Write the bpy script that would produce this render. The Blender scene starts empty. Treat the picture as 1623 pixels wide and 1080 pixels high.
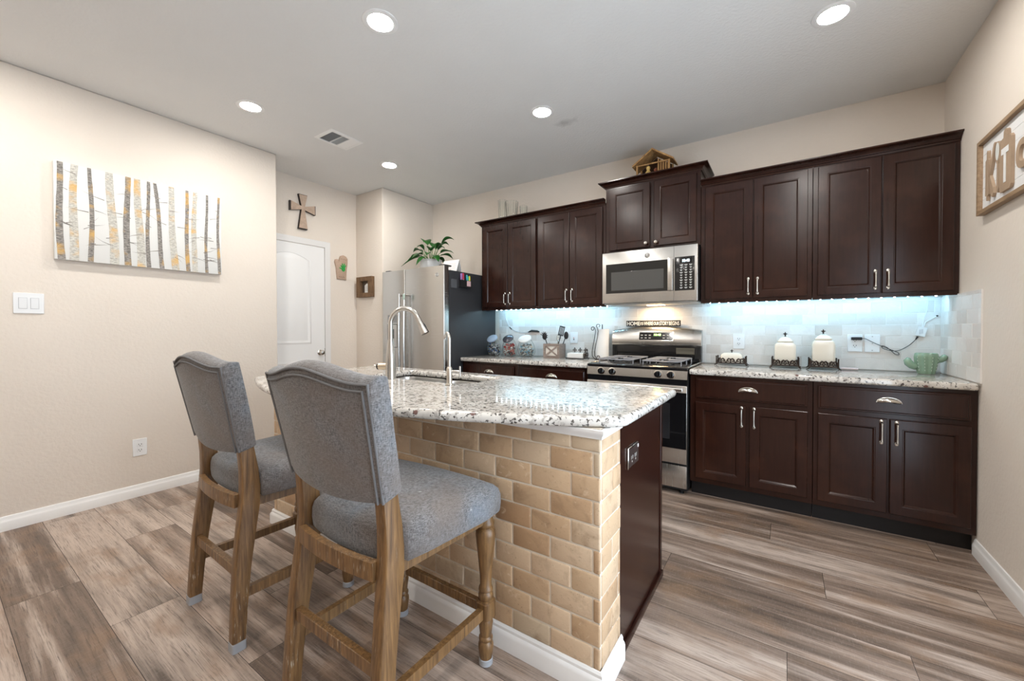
import bpy, bmesh, math, random
from mathutils import Vector, Matrix

# ------------------------------------------------------------------ camera, world, exposure
SC = bpy.context.scene
COL = SC.collection
F_PX, CY, YAW, PITCH, ROLL, CAM_H = 638.97, 529.33, -0.5947, -0.012, 0.0009, 1.2019


def make_camera():
    c, s = math.cos(YAW), math.sin(YAW)
    r = Vector((c, -s, 0)); fw = Vector((s, c, 0)); u = Vector((0, 0, 1))
    cp, sp = math.cos(PITCH), math.sin(PITCH)
    f2 = fw * cp + u * sp
    u2 = u * cp - fw * sp
    cr, sr = math.cos(ROLL), math.sin(ROLL)
    r3 = r * cr - u2 * sr
    u3 = r * sr + u2 * cr
    cam = bpy.data.cameras.new('camera')
    cam.sensor_fit = 'HORIZONTAL'
    cam.sensor_width = 36.0
    cam.lens = F_PX * 36.0 / 1623.0
    cam.shift_y = (CY - 540.0) / 1623.0
    cam.clip_start = 0.05
    o = bpy.data.objects.new('camera', cam)
    o.matrix_world = Matrix(((r3.x, u3.x, -f2.x, 0), (r3.y, u3.y, -f2.y, 0), (r3.z, u3.z, -f2.z, CAM_H), (0, 0, 0, 1)))
    COL.objects.link(o)
    SC.camera = o


make_camera()
world = bpy.data.worlds.new('world')
SC.world = world
world.use_nodes = True
world.node_tree.nodes['Background'].inputs['Color'].default_value = (0.72, 0.86, 1.0, 1)
world.node_tree.nodes['Background'].inputs['Strength'].default_value = 4.2     # daylight through the patio opening on the right
LAMP_STRENGTH = 165.0        # ceiling downlights
LED_POWER = 1.35              # under-cabinet strips
SC.view_settings.view_transform = 'Standard'
SC.view_settings.look = 'None'
SC.view_settings.gamma = 1.0
SC.view_settings.use_curve_mapping = False
SC.view_settings.exposure = 0.75

rnd = random.Random(7)
PI = math.pi
# room planes, metres: X along the back wall, Y towards it
B, R, L, CEIL = 3.738, 0.848, -3.849, 2.795
W2, W3, F2, YL = -3.753, -4.243, 2.952, 1.8575
REAR = -3.0           # far end of the living area, behind the camera
PATIO = (0.30, 1.90, 2.10)   # glazed opening in the right wall: y from, y to, height
YU = B - 0.305      # face of the wall cabinets
YB = B - 0.61       # face of the base cabinets
CT = 0.914          # counter top

# ------------------------------------------------------------------ materials
MATS = {}


def nt(name):
    m = bpy.data.materials.new(name)
    m.use_nodes = True
    t = m.node_tree
    return m, t, t.nodes['Principled BSDF'], t.links


def coords(t, scale=(1, 1, 1), kind='Object'):
    tc = t.nodes.new('ShaderNodeTexCoord')
    mp = t.nodes.new('ShaderNodeMapping')
    mp.inputs['Scale'].default_value = scale
    t.links.new(tc.outputs[kind], mp.inputs['Vector'])
    return mp.outputs['Vector']


def noise(t, vec, scale, detail=4.0, rough=0.55, dist=0.0):
    n = t.nodes.new('ShaderNodeTexNoise')
    n.inputs['Scale'].default_value = scale
    n.inputs['Detail'].default_value = detail
    n.inputs['Roughness'].default_value = rough
    n.inputs['Distortion'].default_value = dist
    t.links.new(vec, n.inputs['Vector'])
    return n.outputs['Fac']


def ramp(t, fac, stops):
    r = t.nodes.new('ShaderNodeValToRGB')
    e = r.color_ramp.elements
    while len(e) < len(stops):
        e.new(0.5)
    for el, (p, c) in zip(e, stops):
        el.position = p
        el.color = (c[0], c[1], c[2], 1) if not isinstance(c, float) else (c, c, c, 1)
    t.links.new(fac, r.inputs['Fac'])
    return r.outputs['Color']


def mix(t, a, b, fac, mode='MIX'):
    m = t.nodes.new('ShaderNodeMix')
    m.data_type = 'RGBA'
    m.blend_type = mode
    for k, v in ((6, a), (7, b), (0, fac)):
        if isinstance(v, (tuple, list)):
            m.inputs[k].default_value = (v[0], v[1], v[2], 1)
        elif isinstance(v, float):
            m.inputs[k].default_value = v
        else:
            t.links.new(v, m.inputs[k])
    return m.outputs[2]


def bump(t, p, h, strength=0.2, dist=0.01):
    b = t.nodes.new('ShaderNodeBump')
    b.inputs['Strength'].default_value = strength
    b.inputs['Distance'].default_value = dist
    t.links.new(h, b.inputs['Height'])
    t.links.new(b.outputs['Normal'], p.inputs['Normal'])


def plain(name, col, rough=0.5, metal=0.0, var=0.0, vs=8.0, bs=None, coat=0.0, trans=0.0, ior=1.45, emit=None, es=0.0, stretch=(1, 1, 1)):
    """One colour with optional procedural variation and bump."""
    if name in MATS:
        return MATS[name]
    m, t, p, lk = nt(name)
    p.inputs['Base Color'].default_value = (*col, 1)
    p.inputs['Roughness'].default_value = rough
    p.inputs['Metallic'].default_value = metal
    p.inputs['Coat Weight'].default_value = coat
    p.inputs['Coat Roughness'].default_value = 0.12
    p.inputs['Transmission Weight'].default_value = trans
    p.inputs['IOR'].default_value = ior
    if emit:
        p.inputs['Emission Color'].default_value = (*emit, 1)
        p.inputs['Emission Strength'].default_value = es
    if var:
        v = coords(t, stretch)
        f = noise(t, v, vs)
        lk.new(ramp(t, f, [(0.25, tuple(c * (1 - var) for c in col)), (0.75, tuple(min(1, c * (1 + var)) for c in col))]), p.inputs['Base Color'])
    if bs:
        v = coords(t, stretch)
        bump(t, p, noise(t, v, bs[0], 3.0), bs[1], bs[2])
    MATS[name] = m
    return m


def paint(name, col, sc=55.0, st=0.35):
    m, t, p, lk = nt(name)
    v = coords(t)
    f = noise(t, v, sc, 3.0, 0.5)
    g = noise(t, v, 3.0, 2.0)
    lk.new(ramp(t, g, [(0.3, tuple(c * 0.975 for c in col)), (0.7, col)]), p.inputs['Base Color'])
    p.inputs['Roughness'].default_value = 0.75
    bump(t, p, f, st, 0.006)
    MATS[name] = m
    return m


SMX, SMY = -1.405, 2.83


def ceiling_mat():
    col = (0.80, 0.80, 0.79)
    m, t, p, lk = nt('ceiling_paint')
    v = coords(t)
    f = noise(t, v, 60.0, 3.0, 0.5)
    base = ramp(t, noise(t, v, 2.0, 2.0), [(0.3, tuple(c * 0.97 for c in col)), (0.7, col)])
    # grey smudge left beside one downlight: an ellipse broken up by noise
    mp = t.nodes.new('ShaderNodeMapping')
    mp.vector_type = 'POINT'
    tc = t.nodes.new('ShaderNodeTexCoord')
    mp.inputs['Location'].default_value = (-(SMX - (W3 + R) / 2) * 5.2, -(SMY - (REAR + B + 0.1) / 2) * 7.5, 0)      # object space starts at the middle of the ceiling
    mp.inputs['Scale'].default_value = (5.2, 7.5, 0)
    lk.new(tc.outputs['Object'], mp.inputs['Vector'])
    ln = t.nodes.new('ShaderNodeVectorMath'); ln.operation = 'LENGTH'
    lk.new(mp.outputs['Vector'], ln.inputs[0])
    ad = t.nodes.new('ShaderNodeMath'); ad.operation = 'ADD'
    lk.new(ln.outputs['Value'], ad.inputs[0])
    n2 = noise(t, v, 14.0, 4.0)
    lk.new(n2, ad.inputs[1])
    msk = ramp(t, ad.outputs[0], [(0.55, 0.55), (1.0, 0.0)])
    col2 = mix(t, base, (0.40, 0.40, 0.39), msk)
    lk.new(col2, p.inputs['Base Color'])
    p.inputs['Roughness'].default_value = 0.85
    bump(t, p, f, 0.45, 0.006)
    return m


def wood_mat(name, dark, light, rough=0.35, grain=(30, 30, 1.6), coat=0.0, scale=4.0, flecks=None, gb=0.06):
    m, t, p, lk = nt(name)
    v = coords(t, grain)
    f = noise(t, v, scale, 5.0, 0.6, 0.4)
    c = ramp(t, f, [(0.3, dark), (0.72, light)])
    if flecks:
        v2 = coords(t, (grain[0] * 1.6, grain[1] * 1.6, grain[2] * 3))
        f2 = noise(t, v2, scale * 1.5, 3.0)
        v3 = coords(t, (1, 1, 1))
        f3 = noise(t, v3, 6.0, 3.0)
        mu = t.nodes.new('ShaderNodeMath'); mu.operation = 'MULTIPLY'
        lk.new(ramp(t, f2, [(0.60, 0.0), (0.70, 1.0)]), mu.inputs[0])
        lk.new(ramp(t, f3, [(0.48, 0.0), (0.66, 0.8)]), mu.inputs[1])
        c = mix(t, c, flecks, mu.outputs[0])
    lk.new(c, p.inputs['Base Color'])
    p.inputs['Roughness'].default_value = rough
    p.inputs['Coat Weight'].default_value = coat
    p.inputs['Coat Roughness'].default_value = 0.15
    bump(t, p, f, gb, 0.003)
    MATS[name] = m
    return m


def island_wood(name):
    """Per-island tone for plank floors: random value per plank drives colour and shifts the grain."""
    m, t, p, lk = nt(name)
    geo = t.nodes.new('ShaderNodeNewGeometry')
    tc = t.nodes.new('ShaderNodeTexCoord')
    rv = geo.outputs['Random Per Island']
    sh = t.nodes.new('ShaderNodeMath'); sh.operation = 'MULTIPLY'; sh.inputs[1].default_value = 37.0
    lk.new(rv, sh.inputs[0])
    cb = t.nodes.new('ShaderNodeCombineXYZ')
    lk.new(sh.outputs[0], cb.inputs[0]); lk.new(sh.outputs[0], cb.inputs[1]); lk.new(sh.outputs[0], cb.inputs[2])
    va = t.nodes.new('ShaderNodeVectorMath'); va.operation = 'ADD'
    lk.new(tc.outputs['Object'], va.inputs[0]); lk.new(cb.outputs[0], va.inputs[1])

    def mapped(sc):
        mp = t.nodes.new('ShaderNodeMapping')
        mp.inputs['Scale'].default_value = sc
        lk.new(va.outputs[0], mp.inputs['Vector'])
        return mp.outputs['Vector']
    n_broad = noise(t, mapped((0.50, 7.0, 1)), 1.7, 7.0, 0.62, 0.2)      # wide light / dark streaks along the board
    n_fine = noise(t, mapped((3.0, 85.0, 1)), 2.4, 6.0, 0.7, 0.9)      # fibres
    n_cross = noise(t, mapped((60.0, 14.0, 1)), 3.0, 4.0, 0.7)                # saw marks across
    n_patch = noise(t, mapped((2.2, 4.0, 1)), 1.8, 3.0)
    tone = ramp(t, rv, [(0.0, (0.115, 0.078, 0.058)), (0.25, (0.215, 0.152, 0.115)), (0.6, (0.34, 0.252, 0.200)), (1.0, (0.46, 0.368, 0.308))])
    c = mix(t, tone, (0.062, 0.042, 0.031), ramp(t, n_broad, [(0.48, 0.0), (0.66, 0.82)]))
    c = mix(t, c, (0.56, 0.455, 0.385), ramp(t, n_broad, [(0.32, 0.85), (0.48, 0.0)]))
    c = mix(t, c, (0.27, 0.165, 0.10), ramp(t, n_patch, [(0.52, 0.0), (0.70, 0.6)]))
    c = mix(t, c, (0.045, 0.033, 0.026), ramp(t, n_fine, [(0.50, 0.0), (0.68, 0.75)]))
    c = mix(t, c, (0.50, 0.44, 0.40), ramp(t, n_cross, [(0.52, 0.0), (0.80, 0.22)]))
    lk.new(c, p.inputs['Base Color'])
    rr = ramp(t, n_fine, [(0.3, 0.36), (0.7, 0.5)])
    lk.new(rr, p.inputs['Roughness'])
    bump(t, p, n_fine, 0.10, 0.003)
    return m


def stone_tile(name, stops, pit=(0.25, 0.15, 0.08), rough=0.6, pitting=0.55, blotch=0.6):
    m, t, p, lk = nt(name)
    geo = t.nodes.new('ShaderNodeNewGeometry')
    rv = geo.outputs['Random Per Island']
    tc = t.nodes.new('ShaderNodeTexCoord')
    sh = t.nodes.new('ShaderNodeMath'); sh.operation = 'MULTIPLY'; sh.inputs[1].default_value = 53.0
    lk.new(rv, sh.inputs[0])
    va = t.nodes.new('ShaderNodeVectorMath'); va.operation = 'ADD'
    lk.new(tc.outputs['Object'], va.inputs[0]); lk.new(sh.outputs[0], va.inputs[1])
    tone = ramp(t, rv, stops)
    n1 = noise(t, va.outputs[0], 13.0, 5.0, 0.6, 0.5)
    n2 = noise(t, va.outputs[0], 90.0, 4.0, 0.6)
    n3 = noise(t, va.outputs[0], 24.0, 5.0, 0.65, 1.0)
    c = mix(t, tone, tuple(s * 0.62 for s in stops[0][1]), ramp(t, n1, [(0.52, 0.0), (0.75, blotch)]))
    c = mix(t, c, tuple(min(1, s * 1.35 + 0.03) for s in stops[-1][1]), ramp(t, n3, [(0.60, 0.0), (0.70, pitting)]))
    c = mix(t, c, pit, ramp(t, n2, [(0.62, 0.0), (0.74, pitting)]))
    lk.new(c, p.inputs['Base Color'])
    p.inputs['Roughness'].default_value = rough
    bump(t, p, mix(t, n3, n2, 0.5), 0.35, 0.004)
    return m


def granite_mat():
    m, t, p, lk = nt('granite')
    v = coords(t)
    n1 = noise(t, v, 9.0, 3.0, 0.6)
    c = ramp(t, n1, [(0.30, (0.52, 0.485, 0.44)), (0.55, (0.66, 0.63, 0.585)), (0.8, (0.76, 0.74, 0.71))])
    n2 = noise(t, v, 34.0, 3.0, 0.55, 0.6)
    c = mix(t, c, (0.34, 0.31, 0.28), ramp(t, n2, [(0.53, 0.0), (0.61, 0.8)]))
    n4 = noise(t, coords(t, (1.0, 1.0, 1.0)), 72.0, 3.0, 0.55, 0.4)
    c = mix(t, c, (0.075, 0.066, 0.06), ramp(t, n4, [(0.575, 0.0), (0.615, 0.95)]))
    vo = t.nodes.new('ShaderNodeTexVoronoi')
    vo.inputs['Scale'].default_value = 26.0
    vo.inputs['Randomness'].default_value = 1.0
    lk.new(v, vo.inputs['Vector'])
    n6 = noise(t, v, 110.0, 2.0)
    ad = t.nodes.new('ShaderNodeMath'); ad.operation = 'MULTIPLY_ADD'
    lk.new(n6, ad.inputs[0]); ad.inputs[1].default_value = 0.35
    lk.new(vo.outputs['Distance'], ad.inputs[2])
    c = mix(t, c, (0.06, 0.048, 0.046), ramp(t, ad.outputs[0], [(0.30, 0.95), (0.34, 0.0)]))
    vo2 = t.nodes.new('ShaderNodeTexVoronoi')
    vo2.inputs['Scale'].default_value = 11.0
    lk.new(v, vo2.inputs['Vector'])
    c = mix(t, c, (0.13, 0.05, 0.04), ramp(t, vo2.outputs['Distance'], [(0.085, 0.9), (0.12, 0.0)]))
    lk.new(c, p.inputs['Base Color'])
    p.inputs['Roughness'].default_value = 0.07
    p.inputs['Specular IOR Level'].default_value = 0.6
    return m


def fabric_mat():
    m, t, p, lk = nt('grey_fabric')
    v = coords(t)
    wv = noise(t, coords(t, (45, 45, 330)), 2.0, 3.0, 0.6)
    wh = noise(t, coords(t, (300, 300, 45)), 1.6, 3.0, 0.6)
    w = mix(t, wv, wh, 0.5)
    st = noise(t, v, 4.2, 4.0, 0.55, 0.4)
    c = ramp(t, w, [(0.40, (0.055, 0.054, 0.056)), (0.60, (0.235, 0.232, 0.24))])
    c = mix(t, c, (0.15, 0.112, 0.088), ramp(t, st, [(0.44, 0.0), (0.66, 0.6)]))
    c = mix(t, c, (0.17, 0.21, 0.26), ramp(t, st, [(0.28, 0.5), (0.44, 0.0)]))
    sp = noise(t, v, 38.0, 1.0)
    c = mix(t, c, (0.5, 0.5, 0.48), ramp(t, sp, [(0.78, 0.0), (0.82, 0.6)]))
    lk.new(c, p.inputs['Base Color'])
    p.inputs['Roughness'].default_value = 0.95
    p.inputs['Sheen Weight'].default_value = 0.25
    bump(t, p, w, 0.35, 0.002)
    return m


def steel_mat(name='brushed_steel', col=(0.60, 0.585, 0.56), rough=0.27, stretch=(2, 2, 160), st=0.0):
    m, t, p, lk = nt(name)
    v = coords(t, stretch)
    f = noise(t, v, 3.0, 3.0)
    p.inputs['Base Color'].default_value = (*col, 1)
    p.inputs['Metallic'].default_value = 1.0
    lk.new(ramp(t, f, [(0.3, rough * 0.985), (0.7, rough * 1.015)]), p.inputs['Roughness'])
    MATS[name] = m
    return m


def espresso_mat(name='espresso_wood', k=0.68):
    m, t, p, lk = nt(name)
    f = noise(t, coords(t, (26, 26, 1.5)), 3.0, 4.0, 0.6, 0.3)
    g = noise(t, coords(t), 5.0, 3.0)
    c = ramp(t, f, [(0.25, (0.028 * k, 0.0093 * k, 0.0060 * k)), (0.8, (0.043 * k, 0.0140 * k, 0.0086 * k))])
    c = mix(t, c, (0.066 * k, 0.022 * k, 0.011 * k), ramp(t, g, [(0.5, 0.0), (0.75, 0.6)]))
    lk.new(c, p.inputs['Base Color'])
    p.inputs['Roughness'].default_value = 0.22
    p.inputs['Specular IOR Level'].default_value = 0.36
    MATS[name] = m
    return m


WALL = paint('wall_paint', (0.80, 0.725, 0.645))
CEILM = ceiling_mat()
TRIM = plain('white_trim', (0.82, 0.81, 0.80), 0.35)
DOORM = plain('door_white', (0.87, 0.87, 0.87), 0.4)
FLOORM = island_wood('plank_floor')
GROOVE = plain('plank_groove', (0.035, 0.028, 0.024), 0.8)
GRANITE = granite_mat()
ESP = espresso_mat()
DARKGAP = plain('toe_kick_black', (0.008, 0.006, 0.006), 0.5)  # near-black colour of the toe kicks
STEEL = steel_mat()
STEELH = steel_mat('brushed_steel_sideways', stretch=(160, 2, 2))
NICKEL = plain('satin_nickel', (0.66, 0.63, 0.58), 0.22, 1.0)
BRIGHT = plain('bright_nickel', (0.74, 0.71, 0.66), 0.16, 1.0)
FAUCET = plain('faucet_nickel', (0.62, 0.60, 0.57), 0.25, 1.0)
BLACK = plain('gloss_black', (0.008, 0.008, 0.009), 0.12)
BLACKG = plain('black_glass', (0.006, 0.006, 0.007), 0.04, coat=0.5)
BLACKM = plain('matt_black', (0.015, 0.015, 0.016), 0.5)
CHAR = plain('fridge_charcoal', (0.035, 0.037, 0.042), 0.32, bs=(220.0, 0.05, 0.001))
WHITEP = plain('white_plastic', (0.80, 0.81, 0.82), 0.3)
SLOT = plain('socket_slot', (0.10, 0.10, 0.10), 0.5)
FABRIC = fabric_mat()
OAK = wood_mat('stool_oak', (0.075, 0.036, 0.013), (0.27, 0.145, 0.054), 0.42, (24, 24, 1.5), 0.15, flecks=(0.50, 0.45, 0.36))
PADM = plain('grey_pad', (0.33, 0.34, 0.36), 0.5)
TRAV = stone_tile('travertine_brick', [(0.0, (0.40, 0.245, 0.135)), (0.12, (0.50, 0.335, 0.20)), (0.5, (0.56, 0.395, 0.25)), (0.85, (0.62, 0.46, 0.315)), (1.0, (0.53, 0.415, 0.29))], pit=(0.20, 0.12, 0.06))
GROUT = plain('grout', (0.66, 0.58, 0.48), 0.9, var=0.06, vs=60)
SPLASH = stone_tile('tumbled_backsplash', [(0.0, (0.63, 0.575, 0.53)), (0.5, (0.72, 0.675, 0.64)), (1.0, (0.78, 0.75, 0.72))], pit=(0.42, 0.36, 0.31), rough=0.42, pitting=0.22, blotch=0.2)
GROUTW = plain('backsplash_grout', (0.80, 0.77, 0.74), 0.9)
IRON = plain('bronze_iron', (0.045, 0.032, 0.026), 0.4, 0.7)
CERAM = plain('cream_ceramic', (0.76, 0.72, 0.63), 0.2, coat=0.3, var=0.03, vs=4)
CGREEN = plain('cactus_green', (0.22, 0.33, 0.235), 0.2, coat=0.4, var=0.12, vs=14)
LEAF = plain('leaf_green', (0.018, 0.10, 0.016), 0.32, var=0.45, vs=16, coat=0.2)
LEAFP = plain('leaf_stem_green', (0.10, 0.22, 0.05), 0.5)
SOIL = plain('potting_soil', (0.03, 0.02, 0.014), 0.95, bs=(80.0, 0.8, 0.01))
GLASS = plain('clear_glass', (0.97, 0.99, 0.98), 0.02, trans=1.0, ior=1.45)
STABLE = wood_mat('stable_bark', (0.20, 0.09, 0.03), (0.55, 0.33, 0.13), 0.8, (12, 12, 1.5), gb=0.5)
BLEACH = wood_mat('weathered_crate', (0.16, 0.12, 0.10), (0.36, 0.29, 0.25), 0.8, (3, 30, 30), gb=0.3)
WHITEW = plain('whitewashed_board', (0.72, 0.68, 0.62), 0.8, var=0.08, vs=20)
PAPER = plain('white_paper', (0.85, 0.85, 0.84), 0.8)


def emissive(name, col, s):
    return plain(name, (0.8, 0.8, 0.8), 0.5, emit=col, es=s)


LENS = emissive('downlight_lens', (1.0, 0.965, 0.91), LAMP_STRENGTH)


# ------------------------------------------------------------------ mesh building helpers (world coordinates)
class MB:
    def __init__(self):
        self.bm = bmesh.new()
        self.mi = 0

    def _face(self, vs):
        try:
            f = self.bm.faces.new(vs)
            f.material_index = self.mi
            return f
        except ValueError:
            return None

    def box(self, x0, x1, y0, y1, z0, z1, bev=0.0, seg=2):
        b = self.bm
        v = [b.verts.new((x, y, z)) for z in (z0, z1) for y in (y0, y1) for x in (x0, x1)]
        fs = [self._face([v[i] for i in q]) for q in ((0, 2, 3, 1), (4, 5, 7, 6), (0, 1, 5, 4), (2, 6, 7, 3), (0, 4, 6, 2), (1, 3, 7, 5))]
        if bev:
            es = list({e for f in fs for e in f.edges})
            r = bmesh.ops.bevel(b, geom=es, offset=bev, segments=seg, affect='EDGES', profile=0.5)
            for f in r['faces']:
                f.material_index = self.mi
        return self

    def hexa(self, pts):
        """8 corners: bottom loop of 4, top loop of 4."""
        v = [self.bm.verts.new(q) for q in pts]
        for q in ((3, 2, 1, 0), (4, 5, 6, 7), (0, 1, 5, 4), (1, 2, 6, 5), (2, 3, 7, 6), (3, 0, 4, 7)):
            self._face([v[i] for i in q])
        return self

    def loft(self, rings, cap0=True, cap1=True, closed=True):
        vs = [[self.bm.verts.new(q) for q in r] for r in rings]
        n = len(vs[0])
        for a, c in zip(vs, vs[1:]):
            for i in range(n if closed else n - 1):
                j = (i + 1) % n
                self._face([a[i], a[j], c[j], c[i]])
        if cap0:
            self._face(list(reversed(vs[0])))
        if cap1:
            self._face(vs[-1])
        return self

    def lathe(self, prof, c, axis='z', seg=24, sq=None):
        rings = []
        for r, h in prof:
            ring = []
            for i in range(seg):
                a = 2 * PI * i / seg
                ca, sa = math.cos(a), math.sin(a)
                if sq:
                    k = (abs(ca) ** sq + abs(sa) ** sq) ** (-1.0 / sq)
                    ca, sa = ca * k, sa * k
                r_ = max(r, 1e-4)
                if axis == 'z':
                    q = (c[0] + r_ * ca, c[1] + r_ * sa, c[2] + h)
                elif axis == 'y':
                    q = (c[0] + r_ * ca, c[1] + h, c[2] - r_ * sa)
                else:
                    q = (c[0] + h, c[1] + r_ * ca, c[2] + r_ * sa)
                ring.append(q)
            rings.append(ring)
        return self.loft(rings)

    def tube(self, pts, r, seg=8, caps=True, flat=None):
        pts = [Vector(q) for q in pts]
        n = len(pts)
        rad = r if isinstance(r, (list, tuple)) else [r] * n
        tang = [(pts[min(i + 1, n - 1)] - pts[max(i - 1, 0)]).normalized() for i in range(n)]
        t0 = tang[0]
        up = Vector((0, 0, 1)) if abs(t0.z) < 0.9 else Vector((1, 0, 0))
        nrm = (up - t0 * up.dot(t0)).normalized()
        rings = []
        for i in range(n):
            nrm = (nrm - tang[i] * nrm.dot(tang[i]))
            nrm = nrm.normalized() if nrm.length > 1e-6 else Vector((1, 0, 0))
            bn = tang[i].cross(nrm)
            f = flat or 1.0
            rings.append([tuple(pts[i] + nrm * (rad[i] * math.cos(2 * PI * k / seg)) + bn * (rad[i] * f * math.sin(2 * PI * k / seg))) for k in range(seg)])
        return self.loft(rings, caps, caps)

    def prism(self, poly, axis, a0, a1):
        def P(u, v, a):
            return {'x': (a, u, v), 'y': (u, a, v), 'z': (u, v, a)}[axis]
        return self.loft([[P(u, v, a0) for u, v in poly], [P(u, v, a1) for u, v in poly]])

    def ball(self, c, r, su=16, sv=10):
        r = r if isinstance(r, (tuple, list)) else (r, r, r)
        rings = []
        for j in range(sv + 1):
            a = -PI / 2 + PI * j / sv
            k = max(math.cos(a), 1e-3)
            rings.append([(c[0] + r[0] * k * math.cos(2 * PI * i / su), c[1] + r[1] * k * math.sin(2 * PI * i / su), c[2] + r[2] * math.sin(a)) for i in range(su)])
        return self.loft(rings)

    def disc(self, c, r, axis='z', seg=24):
        ring = []
        for i in range(seg):
            a = 2 * PI * i / seg
            u, v = r * math.cos(a), r * math.sin(a)
            ring.append({'z': (c[0] + u, c[1] + v, c[2]), 'y': (c[0] + u, c[1], c[2] + v), 'x': (c[0], c[1] + u, c[2] + v)}[axis])
        self._face([self.bm.verts.new(q) for q in ring])
        return self

    def poly(self, pts):
        self._face([self.bm.verts.new(q) for q in pts])
        return self

    def build(self, name, mat, parent=None, smooth=True, angle=38, recalc=True):
        if recalc:
            bmesh.ops.recalc_face_normals(self.bm, faces=self.bm.faces)
        me = bpy.data.meshes.new(name)
        self.bm.to_mesh(me)
        self.bm.free()
        return link(name, me, mat, parent, smooth, angle)


def link(name, me, mat, parent=None, smooth=True, angle=38):
    for mm in (mat if isinstance(mat, (list, tuple)) else [mat]):
        me.materials.append(mm)
    if parent is not None:
        o0 = Vector((0, 0, 0))
        q = parent
        while q is not None:
            o0 += q.location
            q = q.parent
        loc = Vector((0, 0, 0))
    else:
        xs = [v.co for v in me.vertices]
        o0 = Vector(((min(v.x for v in xs) + max(v.x for v in xs)) / 2, (min(v.y for v in xs) + max(v.y for v in xs)) / 2, min(v.z for v in xs)))
        loc = o0.copy()
    me.transform(Matrix.Translation(-o0))
    if smooth:
        for pl in me.polygons:
            pl.use_smooth = True
        me.set_sharp_from_angle(angle=math.radians(angle))
    o = bpy.data.objects.new(name, me)
    o.location = loc
    COL.objects.link(o)
    if parent is not None:
        o.parent = parent
    return o


def tag(o, label, cat, group=None):
    o['label'] = label
    o['category'] = cat
    if group:
        o['group'] = group
    return o


def T(name, label, cat, loc=(0, 0, 0), group=None):
    o = bpy.data.objects.new(name, None)
    o.empty_display_size = 0.05
    o.location = loc
    COL.objects.link(o)
    return tag(o, label, cat, group)


def S(o):
    o['kind'] = 'structure'
    return o


def text(name, body, mat, parent, frame, w, h, depth=0.001, bold=0.0):
    """Lettering as a mesh fitted to a w x h box; frame = (centre, right, up) with the normal right x up facing out."""
    cu = bpy.data.curves.new('lettering', 'FONT')
    cu.body = body
    cu.size = 1.0
    cu.extrude = 0.5
    cu.offset = bold
    cu.align_x = 'LEFT'
    ob = bpy.data.objects.new('lettering', cu)
    COL.objects.link(ob)
    dg = bpy.context.evaluated_depsgraph_get()
    dg.update()
    me = bpy.data.meshes.new_from_object(ob.evaluated_get(dg))
    bpy.data.objects.remove(ob)
    bpy.data.curves.remove(cu)
    xs = [v.co.x for v in me.vertices]; ys = [v.co.y for v in me.vertices]
    x0, x1, y0, y1 = min(xs), max(xs), min(ys), max(ys)
    c, r, u = (Vector(q) for q in frame)
    n = r.cross(u)
    for v in me.vertices:
        a = ((v.co.x - x0) / (x1 - x0) - 0.5) * w
        b = ((v.co.y - y0) / (y1 - y0) - 0.5) * h
        d = (v.co.z + 0.5) * depth
        v.co = c + r * a + u * b + n * d
    return link(name, me, mat, parent, False)


def slab(name, outlines, z0, z1, bev, mat, parent=None):
    """Stone slab with eased edges: 2D curve with holes, bevelled, turned into a mesh."""
    cu = bpy.data.curves.new('slab', 'CURVE')
    cu.dimensions = '2D'
    cu.fill_mode = 'BOTH'
    cu.extrude = (z1 - z0) / 2 - bev
    cu.bevel_depth = bev
    cu.bevel_resolution = 4
    cu.offset = -bev
    for pts in outlines:
        sp = cu.splines.new('POLY')
        sp.points.add(len(pts) - 1)
        for q, (x, y) in zip(sp.points, pts):
            q.co = (x, y, 0, 1)
        sp.use_cyclic_u = True
    ob = bpy.data.objects.new('slab', cu)
    COL.objects.link(ob)
    dg = bpy.context.evaluated_depsgraph_get()
    dg.update()
    me = bpy.data.meshes.new_from_object(ob.evaluated_get(dg))
    bpy.data.objects.remove(ob)
    bpy.data.curves.remove(cu)
    me.transform(Matrix.Translation((0, 0, (z0 + z1) / 2)))
    return link(name, me, mat, parent, True, 50)


def rrect(x0, x1, y0, y1, r, n=6):
    out = []
    rr = r if isinstance(r, (tuple, list)) else (r,) * 4
    for (cx, cy, a0, q) in ((x1, y1, 0, rr[2]), (x0, y1, 90, rr[3]), (x0, y0, 180, rr[0]), (x1, y0, 270, rr[1])):
        sx = -1 if cx == x1 else 1
        sy = -1 if cy == y1 else 1
        for k in range(n + 1):
            a = math.radians(a0 + 90 * k / n)
            out.append((cx + sx * q + q * math.cos(a), cy + sy * q + q * math.sin(a)))
    return out


def rect_rings(mb, x0, x1, z0, z1, y, rings):
    """Nested rectangles facing -Y: (inset, depth behind y) from the outside in, then filled."""
    rs = [[(x0 + i, y + d, z0 + i), (x1 - i, y + d, z0 + i), (x1 - i, y + d, z1 - i), (x0 + i, y + d, z1 - i)] for i, d in rings]
    mb.loft(rs, False, True)
    return mb


def arc(c, r, a0, a1, n, plane='xz'):
    out = []
    for k in range(n + 1):
        a = math.radians(a0 + (a1 - a0) * k / n)
        u, v = r * math.cos(a), r * math.sin(a)
        out.append((c[0] + u, c[1], c[2] + v) if plane == 'xz' else ((c[0], c[1] + u, c[2] + v) if plane == 'yz' else (c[0] + u, c[1] + v, c[2])))
    return out


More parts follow.
